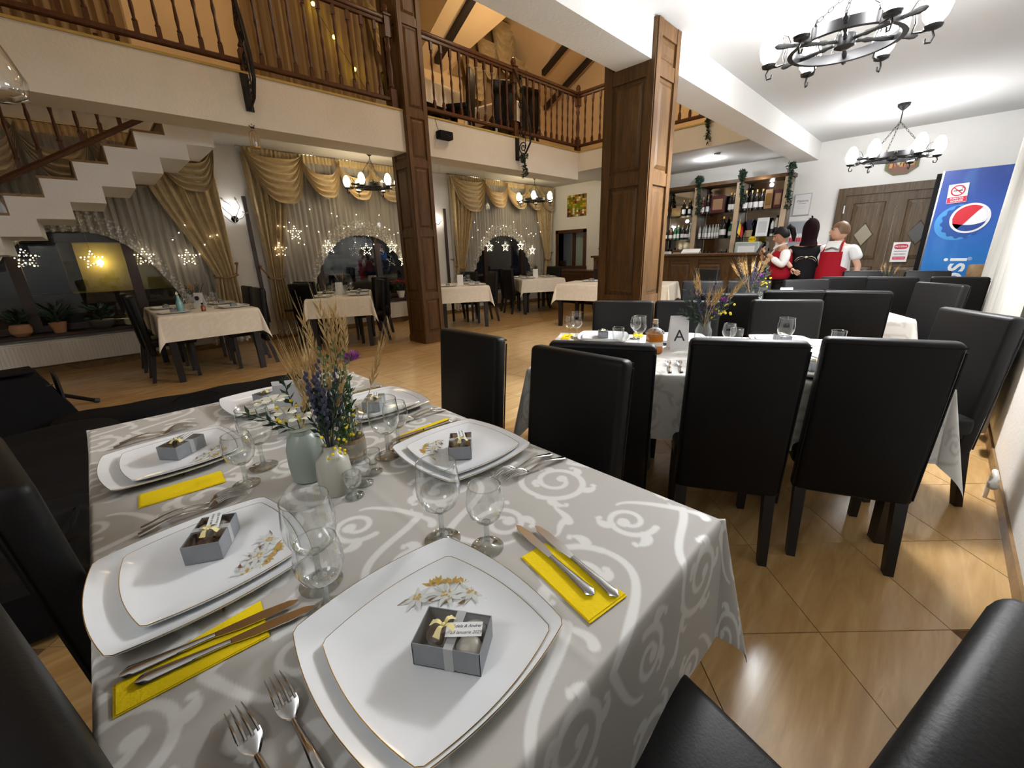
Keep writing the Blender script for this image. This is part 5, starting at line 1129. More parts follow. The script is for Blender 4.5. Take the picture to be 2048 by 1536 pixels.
# glasses
def glass_meshes(kind):
    if kind == 'large': b = [(.006, .068), (.020, .072), (.034, .086), (.0415, .108), (.0425, .130), (.040, .152), (.0375, .172)]; s_ = [(.036, 0), (.036, .002), (.014, .006), (.006, .014), (.0048, .04), (.006, .062), (.009, .069), (.002, .071)]
    elif kind == 'small': b = [(.006, .058), (.018, .062), (.030, .075), (.036, .093), (.036, .110), (.033, .128), (.030, .138)]; s_ = [(.032, 0), (.032, .002), (.012, .006), (.006, .013), (.0048, .034), (.006, .053), (.009, .059), (.002, .061)]
    elif kind == 'tumbler': b = [(.006, .012), (.028, .012), (.031, .02), (.034, .06), (.036, .095)]; s_ = [(.029, 0), (.030, .004), (.027, .010), (.004, .011)]
    else: b = [(.004, .026), (.014, .027), (.019, .034), (.021, .046), (.020, .062)]; s_ = [(.022, 0), (.022, .002), (.009, .006), (.006, .012), (.006, .02), (.010, .026), (.002, .0265)]
    rb = b[-1]; bowl = MB().lathe(b, 28, cap=False); rim = MB().tube([(rb[0]*math.cos(2*PI*i/36), rb[0]*math.sin(2*PI*i/36), rb[1]) for i in range(36)], .0010, 6, closed=True)
    return bowl.mesh('bowl', GLASS, ang=80), MB().lathe(s_, 24).mesh('stem_and_foot', GLASSS, ang=60), rim.mesh('rim', GLASSS, ang=80)
GM = {k: glass_meshes(k) for k in ('large', 'small', 'tumbler', 'shot')}
GN = {'large': 'wine_glass', 'small': 'small_wine_glass', 'tumbler': 'water_tumbler', 'shot': 'shot_glass'}
def glass(kind, label, x, y, z, group=None):
    t = thing(GN[kind], label, 'glass', (x, y, z), 0, group)
    for n_, me in zip(('bowl', 'stem_and_foot', 'rim'), GM[kind]): link(n_, me, t)
    return t
# cutlery, lying along +x from handle to tip
def knife_mesh():
    m = MB()
    def f(u, v):
        x = -.11+.11*u; w_ = (.0048+.0062*(1-u)**1.5)*min(1, (u*14+.05)**.5); a = v*2*PI; return (x, w_*math.cos(a), .0035+.0034*min(1, (u*14+.05)**.5)*math.sin(a))
    m.grid(f, 14, 10); h = m.mesh('handle', STEEL, ang=60); b = MB(); top = [(0, .0055), (.02, .007), (.06, .009), (.10, .007), (.114, .001)]; bot = [(.114, 0), (.107, -.006), (.08, -.010), (.03, -.0095), (0, -.0055)]
    b.prism([(x, y) for x, y in bot[::-1]]+[(x, y) for x, y in top[::-1]], .0028, .0042); return h, b.mesh('blade', STEEL, False)
def fork_mesh():
    h = MB()
    def f(u, v):
        x = -.115+.125*u; w_ = .0035+.0045*(1-u)**1.6; a = v*2*PI; return (x, w_*math.cos(a), .0035+.010*math.sin(PI*u)**1.5+.0022*math.sin(a))
    h.grid(f, 18, 10); hd = MB()
    def zc(x): return .0035+.016*math.sin(min(PI, max(0, (x-.01)/.075*PI)))*.7
    def g(u, v): x = .008+.024*u; w_ = .004+.0090*math.sin(min(1, u*1.3)*PI/2); return (x, w_*(2*v-1), zc(x)+.003*(2*v-1)**2)
    hd.grid(g, 8, 8)
    for k in range(4):
        y = -.0108+k*.0072; hd.tube([(x, y*(1-.12*i/5), zc(x)+.0012) for i, x in enumerate((.028, .040, .052, .064, .076, .090))], [.0022, .0019, .0018, .0016, .0013, .0006], 6)
    return h.mesh('handle', STEEL, ang=60), hd.mesh('tines', STEEL, ang=60)
KM, FM = knife_mesh(), fork_mesh()
def cutlery(kind, label, x, y, z, a, group=None):
    t = thing('table_knife' if kind == 'k' else 'fork', label, 'knife' if kind == 'k' else 'fork', (x, y, z), a, group); me = KM if kind == 'k' else FM
    link('handle', me[0], t); link('blade' if kind == 'k' else 'tines', me[1], t); return t
def napkin(label, pts, z, group=None):
    t = thing('paper_napkin', label, 'napkin', (pts[0][0], pts[0][1], z), 0, group); c = pts[0]; Q = [(x-c[0], y-c[1]) for x, y in pts]
    MB().prism(Q, 0, .0012).build('lower_fold', YELLOW, t, smooth=False); cx = sum(x for x, y in Q)/4; cy = sum(y for x, y in Q)/4
    MB().prism([(cx+(x-cx)*.975+.001, cy+(y-cy)*.96) for x, y in Q], .0013, .0026).build('upper_fold', YELLOW, t, smooth=False); return t
def ccw(P): return P if sum(P[i-1][0]*P[i][1]-P[i][0]*P[i-1][1] for i in range(len(P))) > 0 else P[::-1]
Z = TZ
# setting 1: near end
plate(1, 'big square porcelain plate nearest the camera', .237, .435, Z, R(1)); plate(0, 'small square plate with gold daisies nearest the camera', .237, .412, Z+.006, R(3)); favour('grey favour box with readable tag on the nearest plate', .244, .382, Z+.012, R(-56.6))
napkin('yellow napkin under two knives right of the nearest plate', ccw([(.452, .452), (.512, .445), (.507, .262), (.420, .275)]), Z)
cutlery('k', 'knife on the yellow napkin, next to the nearest plate', .487, .408, Z+.003, R(79)); cutlery('k', 'outer knife on the yellow napkin right of the nearest plate', .512, .378, Z+.003, R(79))
cutlery('f', 'fork closest to the left of the nearest plate', .052, .447, Z, R(91)); cutlery('f', 'outer fork at the bottom edge left of the nearest plate', .010, .437, Z, R(95))
glass('large', 'large wine glass above the nearest plate', .381, .602, Z); glass('small', 'small wine glass above the nearest plate beside the knives', .428, .520, Z)
# setting 2: left side near
plate(1, 'big square plate at the left edge, second from the camera', .030, .865, Z, R(92)-PI); plate(0, 'small square plate with brown daisies at the left edge, second from the camera', .045, .868, Z+.006, R(92)-PI); favour('grey favour box on the second plate at the left edge', .052, .905, Z+.012, R(61))
napkin('yellow napkin under two knives at the lower left', ccw([(-.108, .625), (-.106, .682), (.078, .698), (.068, .612)]), Z)
cutlery('k', 'upper knife on the napkin at the lower left', .010, .668, Z+.003, R(-11)); cutlery('k', 'lower knife on the napkin at the lower left', .024, .638, Z+.003, R(-12))
cutlery('f', 'fork above the second plate at the left edge', .062, 1.086, Z, R(3)); cutlery('f', 'rear fork above the second plate at the left edge', .068, 1.112, Z, R(3))
glass('large', 'large wine glass beside the second left plate', .165, .665, Z); glass('small', 'small wine glass in front of the large one beside the second left plate', .150, .592, Z)
# setting 3: left side far
plate(1, 'big square plate at the left edge, farther from the camera', .055, 1.465, Z, R(-88)); plate(0, 'small square plate at the left edge, farther from the camera', .070, 1.465, Z+.006, R(-88)); favour('grey favour box on the far left plate', .078, 1.475, Z+.012, R(38))
napkin('yellow napkin in front of the far left plate', ccw([(-.044, 1.215), (-.039, 1.290), (.132, 1.280), (.128, 1.203)]), Z); cutlery('f', 'fork behind the far left plate', .045, 1.715, Z, R(4)); cutlery('f', 'second fork behind the far left plate', .06, 1.742, Z, R(4))
glass('large', 'large wine glass beside the far left plate', .222, 1.222, Z); glass('small', 'small wine glass beside the far left plate', .163, 1.148, Z)
# setting 4: right side near
plate(1, 'big square plate at the right edge near the black chair', .648, .880, Z, R(90)); plate(0, 'small square plate with daisies at the right edge near the black chair', .652, .878, Z+.006, R(90)); favour('grey favour box on the right edge plate', .632, .862, Z+.012, R(50))
napkin('yellow napkin behind the right edge plate', ccw([(.560, 1.085), (.585, 1.118), (.775, 1.122), (.765, 1.080)]), Z); cutlery('k', 'knife on the napkin behind the right edge plate', .655, 1.088, Z+.003, R(178)); cutlery('k', 'second knife on the napkin behind the right edge plate', .670, 1.066, Z+.001, R(178))
cutlery('f', 'fork right of the right edge plate', .690, .688, Z, R(174)); cutlery('f', 'outer fork right of the right edge plate', .700, .655, Z, R(170))
glass('large', 'large wine glass left of the right edge plate', .492, 1.02, Z); glass('small', 'small wine glass left of the right edge plate', .545, 1.055, Z)
# setting 5: right side far
plate(1, 'big square plate at the far right corner of the foreground table', .665, 1.415, Z, R(90)); plate(0, 'small square plate at the far right corner of the foreground table', .665, 1.415, Z+.006, R(90)); favour('grey favour box at the far right corner behind the flowers', .640, 1.39, Z+.012, R(50))
cutlery('f', 'fork in front of the far right corner plate', .700, 1.225, Z, R(178)); cutlery('f', 'second fork in front of the far right corner plate', .700, 1.200, Z, R(176)); napkin('yellow napkin behind the flowers at the far right corner', ccw([(.58, 1.62), (.59, 1.66), (.78, 1.66), (.77, 1.62)]), Z); cutlery('k', 'knife on the far right corner napkin', .69, 1.64, Z+.003, R(178))
# far end
glass('tumbler', 'water tumbler at the far end of the foreground table', .585, 1.86, Z); plate(1, 'big square plate at the far end of the foreground table behind the menu', .40, 1.80, Z, R(180)); favour('grey favour box at the far end of the foreground table', .40, 1.80, Z+.008, R(20))
for k, (x, y) in enumerate(((.330, .888), (.373, .925), (.418, .962))): glass('shot', 'small shot glass in front of the vases, %s' % ('nearest', 'middle', 'farthest')[k], x, y, Z, 'shot glasses before the vases')
# menu cards
mc = thing('menu_card', 'grey folded menu card standing behind the sage vase', 'menu card', (.385, 1.40, Z), R(-30)); M = Matrix.Rotation(R(-14), 4, 'X'); MB().box((0, 0, .09), (.13, .0015, .18), TR(0, -.03, 0) @ M).build('front_leaf', plain('menu_grey', (.42, .42, .42), .6), mc); MB().box((0, 0, .09), (.13, .0015, .18), TR(0, .05, 0) @ Matrix.Rotation(R(14), 4, 'X')).build('back_leaf', PAPER, mc)
mc = thing('menu_card', 'white menu card standing behind the wheat on the foreground table', 'menu card', (.50, 1.36, Z), R(-20)); MB().box((0, 0, .09), (.10, .0015, .18), TR(0, 0, 0) @ M).build('front_leaf', PAPER, mc); MB().box((0, 0, .09), (.10, .0015, .18), TR(0, .09, 0) @ Matrix.Rotation(R(14), 4, 'X')).build('back_leaf', PAPER, mc)
# ------------------------------------------------------------------ flowers
def wheat(m, base, tip, r=.006, n=7, awn=.07):
    b, t_ = Vector(base), Vector(tip); d_ = (t_-b); L = d_.length; d_.normalize(); s_ = b+d_*(L*.62)
    m.tube([b, s_], .0011, 4)
    ear = L*.38
    for i in range(n):
        p = s_+d_*(ear*i/n)
        for k in range(3):
            a = k*2.09+i*.9; o_ = d_.orthogonal().normalized(); q = o_*math.cos(a)+d_.cross(o_)*math.sin(a); m.leaf(p, d_*1.4+q*.55, ear/n*2.1, r*.95); (m.tube([p+d_*.01+q*.004, p+d_*awn*(1+.3*i/n)+q*(.008+.010*random.random())], [.0005, .0002], 3) if k != 2 else None)
def spike(m, base, tip, r=.005, n=10):
    b, t_ = Vector(base), Vector(tip); m.tube([b, t_], .0010, 4)
    for i in range(n):
        q = .45+.55*i/n; p = b+(t_-b)*q; a = i*2.4; m.ball(p+Vector((math.cos(a), math.sin(a), 0))*r*.6, (r*.7, r*.7, r), 5, 4)
def sprig(m, base, tip, n=9, l=.028, w_=.010):
    b, t_ = Vector(base), Vector(tip); m.tube([b, b+(t_-b)*.5+Vector((0, 0, .005)), t_], .0011, 4); d_ = (t_-b).normalized(); o_ = d_.orthogonal().normalized()
    for i in range(n):
        q = .3+.7*i/n; p = b+(t_-b)*q; a = i*2.2; m.leaf(p, d_+1.0*(o_*math.cos(a)+d_.cross(o_)*math.sin(a)), l, w_)
random.seed(11)
fa_ = thing('sage_vase_bouquet', 'sage green vase with white orchids and dark sprigs on the foreground table', 'flower vase', (.288, 1.060, Z))
MB().lathe([(.033, 0), (.040, .006), (.043, .05), (.042, .09), (.036, .115), (.026, .128), (.026, .138), (.029, .141), (.024, .139)], 28).build('vase', VASEG, fa_)
m = MB(); sprig(m, (0, 0, .13), (-.105, .05, .20), 12, .03, .009); sprig(m, (0, 0, .13), (-.06, .035, .165), 8, .03, .009); sprig(m, (0, 0, .13), (.05, .0, .25), 12, .026, .012); sprig(m, (0, 0, .13), (-.01, .03, .27), 12, .026, .012); m.build('dark_sprigs', LEAFD, fa_, smooth=False)
m = MB()
for c in ((-.040, .02, .215), (-.025, .0, .185), (.0, -.012, .165), (-.055, .03, .21)):
    for k in range(5): a = k*1.257; m.grid(lambda u, v, a=a, c=c: (c[0]+(.004+.030*u)*math.cos(a+(v-.5)*1.1*math.sin(PI*(u*.8+.1))), c[1]+(.004+.030*u)*math.sin(a+(v-.5)*1.1*math.sin(PI*(u*.8+.1))), c[2]+.014*u*(1-u)*2+.010*u), 5, 4)
m.build('orchid_petals', WHITEP, fa_); m = MB()
for i in range(12): m.ball((random.uniform(-.05, .03), random.uniform(-.02, .02), random.uniform(.15, .22)), .0045, 6, 4)
m.build('yellow_buds', YELP, fa_); m = MB(); wheat(m, (0, 0, .12), (.02, -.01, .22), .005, 6, .05); wheat(m, (0, 0, .12), (.035, .01, .21), .005, 6, .05); m.build('dry_grass', WHEAT, fa_, smooth=False)
fb = thing('ribbed_bottle_bouquet', 'small beige ribbed bottle with wheat and green sprigs on the foreground table', 'flower vase', (.312, .945, Z)); m = MB(); N = 40; pr_ = [(.034, 0), (.038, .006), (.039, .055), (.036, .085), (.020, .102), (.015, .108), (.016, .122), (.019, .125)]
vs = [(r_*(1+.035*(k % 2))*math.cos(2*PI*k/N), r_*(1+.035*(k % 2))*math.sin(2*PI*k/N), z_) for r_, z_ in pr_ for k in range(N)]; m.add(vs, [(i*N+k, i*N+(k+1) % N, (i+1)*N+(k+1) % N, (i+1)*N+k) for i in range(len(pr_)-1) for k in range(N)]); m.build('bottle', VASEB, fb, ang=60)
m = MB()
for i in range(14): a = random.uniform(0, 6.28); q = random.uniform(.01, .05); spike(m, (.005*math.cos(a), .005*math.sin(a), .11), (q*math.cos(a)+.02, q*math.sin(a)+.03, random.uniform(.22, .32)), .006, 14)
m.build('lavender_spikes', LAV, fb)
m = MB()
for i in range(12): a = random.uniform(0, 6.28); q = random.uniform(.01, .055); sprig(m, (.005*math.cos(a), .005*math.sin(a), .11), (q*math.cos(a)+.015, q*math.sin(a)+.02, random.uniform(.18, .29)), 12, .022, .010)
m.build('green_sprigs', LEAFD, fb, smooth=False); m = MB()
for tip in ((.03, .02, .27), (.055, .01, .26), (.04, .03, .25), (.02, .05, .26), (-.02, .06, .30), (-.035, .07, .31), (.0, .07, .33), (.02, .09, .33)): wheat(m, (0, 0, .11), tip, .007, 8, .075)
m.build('wheat_ear', WHEAT, fb, smooth=False); m = MB()
for i in range(14): m.ball((random.uniform(-.03, .04), random.uniform(-.04, .02), random.uniform(.10, .17)), .004, 6, 4)
m.build('yellow_buds', YELP, fb)
fc = thing('lace_jar_bouquet', 'clear jar wrapped in burlap and lace with wheat and purple flower on the foreground table', 'flower vase', (.415, 1.075, Z)); MB().lathe([(.030, 0), (.034, .004), (.034, .10), (.028, .115), (.028, .145), (.030, .148)], 28, cap=False).build('jar', GLASS, fc, ang=80); MB().lathe([(.0352, .012), (.0362, .016), (.0362, .066), (.0352, .07)], 28, cap=False).build('burlap_band', BURLAP, fc); MB().lathe([(.0368, .020), (.0375, .024), (.0372, .054), (.0368, .058)], 56, cap=False).build('lace_band', LACE, fc)
m = MB()
for tip in ((.03, .10, .40), (.05, .11, .41), (.02, .13, .42), (.06, .08, .38), (.12, -.01, .31), (-.03, .12, .39)): wheat(m, (0, 0, .02), tip, .0065, 8, .08)
m.build('wheat_ear', WHEAT, fc, smooth=False); m = MB()
for i in range(14): a = random.uniform(0, 6.28); q = random.uniform(.01, .06); sprig(m, (.01*math.cos(a), .01*math.sin(a), .01), (q*math.cos(a)+.01, q*math.sin(a)+.03, random.uniform(.22, .33)), 14, .022, .011)
m.build('green_sprigs', LEAFG, fc, smooth=False); m = MB()
for i in range(34): a = i*2.4; m.leaf((.045, .03, .272), (math.cos(a), math.sin(a), random.uniform(.1, 1.6)), .036, .010)
m.build('purple_bloom', PURP, fc, smooth=False); m = MB()
for i in range(24): m.ball((random.uniform(-.07, .02), random.uniform(-.06, .0), random.uniform(.08, .16)), .004, 6, 4)
m.build('yellow_buds', YELP, fc); m = MB()
for i in range(8): sprig(m, (-.02, -.02, .13), (random.uniform(-.07, -.02), random.uniform(-.06, -.03), random.uniform(.04, .14)), 10, .016, .008)
m.build('hanging_greens', LEAFG, fc, smooth=False)
# ------------------------------------------------------------------ second table
def p2(u, n): return T2(u, n)
def set2(side, u, lab, gl=True):
    n = .78 if side else .17; x, y = p2(u, n); a = A2+(PI if side else 0)+PI/2*0
    plate(1, 'white square plate on the second table, %s' % lab, x, y, Z, a, None, False); plate(0, 'small white plate on the second table, %s' % lab, x, y, Z+.006, a, None, False); favour('grey favour box on the second table, %s' % lab, x, y, Z+.012, a+.1, None, False)
    return x, y
for side, u, lab in ((1, .30, 'far side by the left corner'), (1, .76, 'far side in the middle'), (1, 1.32, 'far side by the right corner'), (0, .92, 'near side behind the centre chair'), (0, 1.27, "near side behind the right chair")): set2(side, u, lab)
x, y = p2(1.50, .46); plate(1, 'white square plate at the right end of the second table', x, y, Z, A2+PI/2, None, False)
for kd, u, n, lab in (('small', .02+.06, .80, 'at its left end, left one'), ('large', .13, .76, 'at its left end, right one'), ('tumbler', .40, .66, 'left of the amber bottle'), ('small', .50, .80, 'between the two far plates'), ('large', .52, .62, 'left of the amber bottle, tallest'), ('tumbler', 1.06, .70, 'right of the flowers'), ('small', 1.0, .60, 'in front of the flowers'), ('large', 1.28, .62, 'near the right end'), ("tumbler", 1.56, .70, 'behind the right chair')):
    x, y = p2(u, n); glass(kd, 'clear glass on the second table %s' % lab, x, y, Z)
x, y = p2(.60, .42); ab = thing('amber_bottle', 'square bottle of amber spirit with paper band on the second table', 'bottle', (x, y, Z), A2+.3)
MB().rbox((0, 0, .055), (.075, .075, .11), .012, 3).build('spirit', plain('amber_spirit', (.45, .14, .012), .08), ab); MB().lathe([(.052, .11), (.045, .125), (.018, .14), (.014, .165), (.018, .17)], 16).build('neck', GLASS, ab); MB().lathe([(.012, .16), (.013, .185), (.002, .186)], 12).build('cork', LIGHTW, ab); MB().rbox((0, 0, .055), (.0765, .0765, .04), .012, 3).build('paper_band', CANDY, ab)
x, y = p2(.74, .52); mc = thing('menu_card', 'white menu card with a letter leaning before the flowers on the second table', 'menu card', (x, y, Z), -R(50)); MB().box((0, 0, .095), (.10, .0015, .19), TR(0, 0, 0) @ Matrix.Rotation(R(-12), 4, 'X')).build('front_leaf', PAPER, mc); MB().box((0, 0, .095), (.10, .0015, .19), TR(0, .08, 0) @ Matrix.Rotation(R(12), 4, 'X')).build('back_leaf', PAPER, mc); text('A', .09, INK, mc, (0, .0148, .075), (PI/2-R(12), 0, 0), ext=.0004)
def bouquet(label, x, y, z, s=1.0, purple=True, n=12, vase=None):
    t = thing('flower_bouquet', label, 'flower vase', (x, y, z)); t.scale = (s, s, s); MB().lathe([(.03, 0), (.036, .005), (.036, .09), (.026, .11), (.026, .13)], 18).build('vase', vase or GLASS, t)
    m = MB()
    for i in range(n): a = random.uniform(0, 6.28); q = random.uniform(.03, .11); spike(m, (0, 0, .1), (q*math.cos(a), q*math.sin(a), random.uniform(.22, .32)), .006, 9)
    m.build('lavender_spikes', LAV, t); m = MB()
    for i in range(n): a = random.uniform(0, 6.28); q = random.uniform(.04, .12); sprig(m, (0, 0, .1), (q*math.cos(a), q*math.sin(a), random.uniform(.16, .28)), 10, .03, .010)
    m.build('green_sprigs', LEAFD, t, smooth=False); m = MB()
    for i in range(n//2): a = random.uniform(0, 6.28); q = random.uniform(.05, .13); wheat(m, (0, 0, .1), (q*math.cos(a), q*math.sin(a), random.uniform(.25, .32)), .007, 6, .06)
    m.build('wheat_ear', WHEAT, t, smooth=False)
    if purple:
        m = MB()
        for c in ((.05, -.05, .21), (.02, -.03, .16)):
            for i in range(26): a = i*2.4; m.leaf(c, (math.cos(a), math.sin(a), random.uniform(.0, 1.4)), .03, .009)
        m.build('purple_bloom', PURP, t, smooth=False); m = MB()
        for i in range(16): m.ball((random.uniform(0, .11), random.uniform(-.09, -.02), random.uniform(.14, .2)), .0055, 6, 4)
        m.build('yellow_buds', YELP, t)
    return t
x, y = p2(.86, .55); bouquet('bouquet of lavender and purple flowers on the second table', x, y, Z, 1.25)
for u, n, kd, a, lab in ((.545, .05, 'k', 0, 'on a yellow napkin'), (.66, .05, 'f', 0, 'left fork'), (.71, .06, 'f', 0, 'right fork')):
    x, y = p2(u, n+.09)
    if kd == 'k': q = [p2(u-.03, n-.02), p2(u-.03, n+.15), p2(u+.035, n+.15), p2(u+.035, n-.02)]; napkin('yellow napkin on the second table beside the forks', ccw(q), Z)
    cutlery(kd, 'cutlery on the near side of the second table, %s' % lab, x, y, Z+(.003 if kd == 'k' else 0), math.atan2(nn[1], nn[0]))
for u, n, lab in ((.06, .72, 'left end'), (.52, .86, 'far side')): napkin('yellow napkin at the %s of the second table' % lab, ccw([p2(u-.03, n), p2(u-.03, n+.17), p2(u+.03, n+.17), p2(u+.03, n)]), Z)
# ------------------------------------------------------------------ other tables
def dress(nm, cx, cy, rz, w_, l_, spots, flowers=True, card=True, gk='mixed'):
    def at(px, py): c, s_ = math.cos(rz), math.sin(rz); return cx+px*c-py*s_, cy+px*s_+py*c
    for k, (px, py, a) in enumerate(spots):
        wh = '%s %s corner' % ('near' if py < 0 else 'far', 'left' if px < 0 else 'right')
        x, y = at(px, py); plate(1, 'white square plate on %s, %s' % (nm, wh), x, y, Z, rz+a, 'plates on %s' % nm, False); favour('grey favour box on %s, %s' % (nm, wh), x, y, Z+.006, rz+a, 'favour boxes on %s' % nm, False)
        gx, gy = px*.42+.05, py*.8+(.20 if py < 0 else -.14); x, y = at(gx, gy); glass('large', 'wine glass on %s, %s' % (nm, wh), x, y, Z, 'glasses on %s' % nm); x, y = at(gx-.08, gy+.03); glass('small', 'small wine glass on %s, %s' % (nm, wh), x, y, Z, 'small glasses on %s' % nm)
    if flowers: x, y = at(.03, .08); bouquet('dried bouquet on %s' % nm, x, y, Z, 1.0, False, 10, random.choice([VASEG, VASEB]))
    if card:
        x, y = at(-.02, -.14); t = thing('menu_card', 'white menu card on %s' % nm, 'menu card', (x, y, Z), -R(45)); MB().box((0, 0, .095), (.11, .0015, .19), Matrix.Rotation(R(-12), 4, 'X')).build('front_leaf', PAPER, t); MB().box((0, 0, .095), (.11, .0015, .19), TR(0, .08, 0) @ Matrix.Rotation(R(12), 4, 'X')).build('back_leaf', PAPER, t)
        if 'left window' in nm: MB().lathe([(.028, 0), (.028, .003)], 20, TR(0, .007, .12) @ Matrix.Rotation(PI/2-R(12), 4, 'X')).build('printed_ring', INK, t)
N1 = ('the left window table', 'the second window table', 'the table right of the dark pillar', 'the corner table by the hatch', 'the table behind the thick pillar')
S6 = [(-.30, -.45, PI/2), (-.30, .25, PI/2), (.30, -.42, -PI/2), (.30, .28, -PI/2)]
dress(N1[0], FT[0][1], FT[0][2], 0, .95, 1.55, S6); dress(N1[1], FT[1][1], FT[1][2], FT[1][5], .88, 1.35, [(-.27, -.40, PI/2), (.27, -.40, -PI/2), (-.27, .3, PI/2), (.27, .3, -PI/2)]); dress(N1[2], FT[2][1], FT[2][2], FT[2][5], .88, 1.15, [(.27, -.3, -PI/2), (-.27, -.3, PI/2), (.27, .3, -PI/2)]); dress(N1[3], FT[3][1], FT[3][2], FT[3][5], .95, 1.30, [(-.27, -.35, PI/2), (-.27, .25, PI/2), (.30, -.1, -PI/2)]); dress(N1[4], FT[4][1], FT[4][2], FT[4][5], .92, 1.9, [(.25, .55, -PI/2), (.25, -.5, -PI/2)], False, False)
dress('the third table of the right row', cF[0], cF[1], AF, .95, 1.7, [(-.30, -.5, PI/2), (-.30, .1, PI/2), (.30, -.45, -PI/2), (.30, .2, -PI/2)], False, True); x, y = cF[0]-.05, cF[1]+.15; bouquet('bouquet of wheat and lavender on the third table of the right row', x, y, Z, 1.35, True, 14)
dress('the farthest table near the doors', cG[0], cG[1], AG, .88, 1.22, [(-.25, -.4, PI/2), (-.25, .3, PI/2)], True, False)
t = thing('blue_bottle', 'pale blue glass bottle on the left window table', 'bottle', (.66, 6.10, Z)); MB().lathe([(.03, 0), (.034, .004), (.034, .11), (.018, .15), (.014, .19), (.017, .195)], 18, cap=False).build('bottle_body', plain('aqua_glass', (.16, .36, .36), .1, spec=.7), t); m = MB(); m.leaf((0, 0, .19), (0, 0, 1), .05, .03); m.build('white_bloom', WHITEP, t, smooth=False)
t = thing('small_bottle', 'little brown liqueur bottle on the left window table', 'bottle', (.86, 6.02, Z)); MB().lathe([(.022, 0), (.023, .05), (.010, .07), (.010, .09)], 14).build('bottle_body', plain('liqueur', (.25, .06, .02), .12), t); MB().lathe([(.0115, .078), (.0115, .095), (.001, .096)], 10).build('cap', IRON, t)
# ------------------------------------------------------------------ plants on the sill
def potplant(name, label, x, y, z, pm, prof, fol, lm, n, l, w_, spread):
    t = thing(name, label, 'plant', (x, y, z)); MB().lathe(prof, 20).build('pot', pm, t); h = prof[-1][1]; m = MB()
    for i in range(n):
        a = random.uniform(0, 6.28); q = random.uniform(0, spread); hh = h+random.uniform(.02, fol); p = (q*.5*math.cos(a), q*.5*math.sin(a), h+(hh-h)*.5); m.leaf(p, (math.cos(a), math.sin(a), random.uniform(.1, 1.3)), l*random.uniform(.6, 1), w_)
        if i % 3 == 0: m.tube([(0, 0, h-.01), p], .003, 4)
    m.build('foliage', lm, t, smooth=False); return t
ROUND = [(.06, 0), (.095, .04), (.10, .09), (.085, .135), (.075, .14)]; BOWLP = [(.08, 0), (.13, .05), (.14, .10), (.13, .11)]; CONE = [(.055, 0), (.085, .13), (.08, .13)]
SY = YW-.09; SZ = SILL
potplant('potted_plant', 'round yellow-brown flowerpot with a dark plant at the left edge of the sill', -.74, SY, SZ, TERRA, ROUND, .25, LEAFD, 30, .12, .035, .14)
potplant('potted_plant', 'terracotta flowerpot with a spider plant on the left sill', -.42, SY, SZ, TERRA, CONE, .30, LEAFD, 36, .22, .018, .12)
potplant('potted_plant', 'wide dark pot with a leafy plant in the middle of the left sill', -.02, SY, SZ, POTD, BOWLP, .30, LEAFD, 46, .13, .05, .18)
potplant('potted_plant', 'pale green bowl with a small succulent on the left sill', .30, SY, SZ, POTG, [(.07, 0), (.10, .02), (.105, .09), (.098, .095)], .14, plain('pinkish_leaf', (.20, .10, .06), .6), 24, .08, .03, .1)
t = potplant('poinsettia', 'red poinsettia in a white pot beside the dark pillar', 4.46, SY-.02, SZ, WHITEPOT, CONE, .18, LEAFD, 26, .13, .05, .12); m = MB()
for i in range(40):
    a = random.uniform(0, 6.28); q = random.uniform(0, .14); p = (q*math.cos(a), q*math.sin(a), .30+random.uniform(0, .07)-q*.4); m.leaf(p, (math.cos(a), math.sin(a), random.uniform(-.1, .5)), .09, .045, (0, 0, 1))
m.build('red_bracts', REDP, t, smooth=False)
potplant('potted_plant', 'low green moss planter on the sill left of the poinsettia', 4.10, SY, SZ, POTD, [(.10, 0), (.14, .05), (.13, .05)], .14, LEAFG, 50, .10, .03, .2)
# ------------------------------------------------------------------ speaker and cases on the floor
sp = thing('floor_speaker', 'black stage speaker wedge on the floor at the left edge', 'speaker', (-.66, 5.12, 0), R(8)); P = [(-.42, 0), (.24, 0), (.31, .10), (.17, .46), (-.42, .49)]
MB().prism(P, -.20, .20, Matrix(((1, 0, 0, 0), (0, 0, -1, 0), (0, 1, 0, 0), (0, 0, 0, 1)))).build('cabinet', FABK, sp); MB().rbox((-.10, 0, .497), (.5, .3, .02), .008, 1).build('top_panel', FABK, sp); MB().box((.255, 0, .275), (.015, .34, .32), TR(0, 0, 0)).build('grille', plain('speaker_grille', (.016, .016, .018), .6, bmp=.6, bscale=300), sp); MB().box((.20, -.201, .38), (.04, .004, .012)).build('badge', STEEL, sp)
tp = thing('tripod_leg', 'black tripod leg resting on the floor beside the stage speaker', 'stand', (-.30, 5.62, 0)); MB().tube([(-.16, -.02, .16), (.07, .04, .022)], .018, 8).build('leg_tube', FABK, tp); MB().tube([(.05, .035, .032), (.085, .045, .018)], .023, 8).build('rubber_foot', INK, tp)
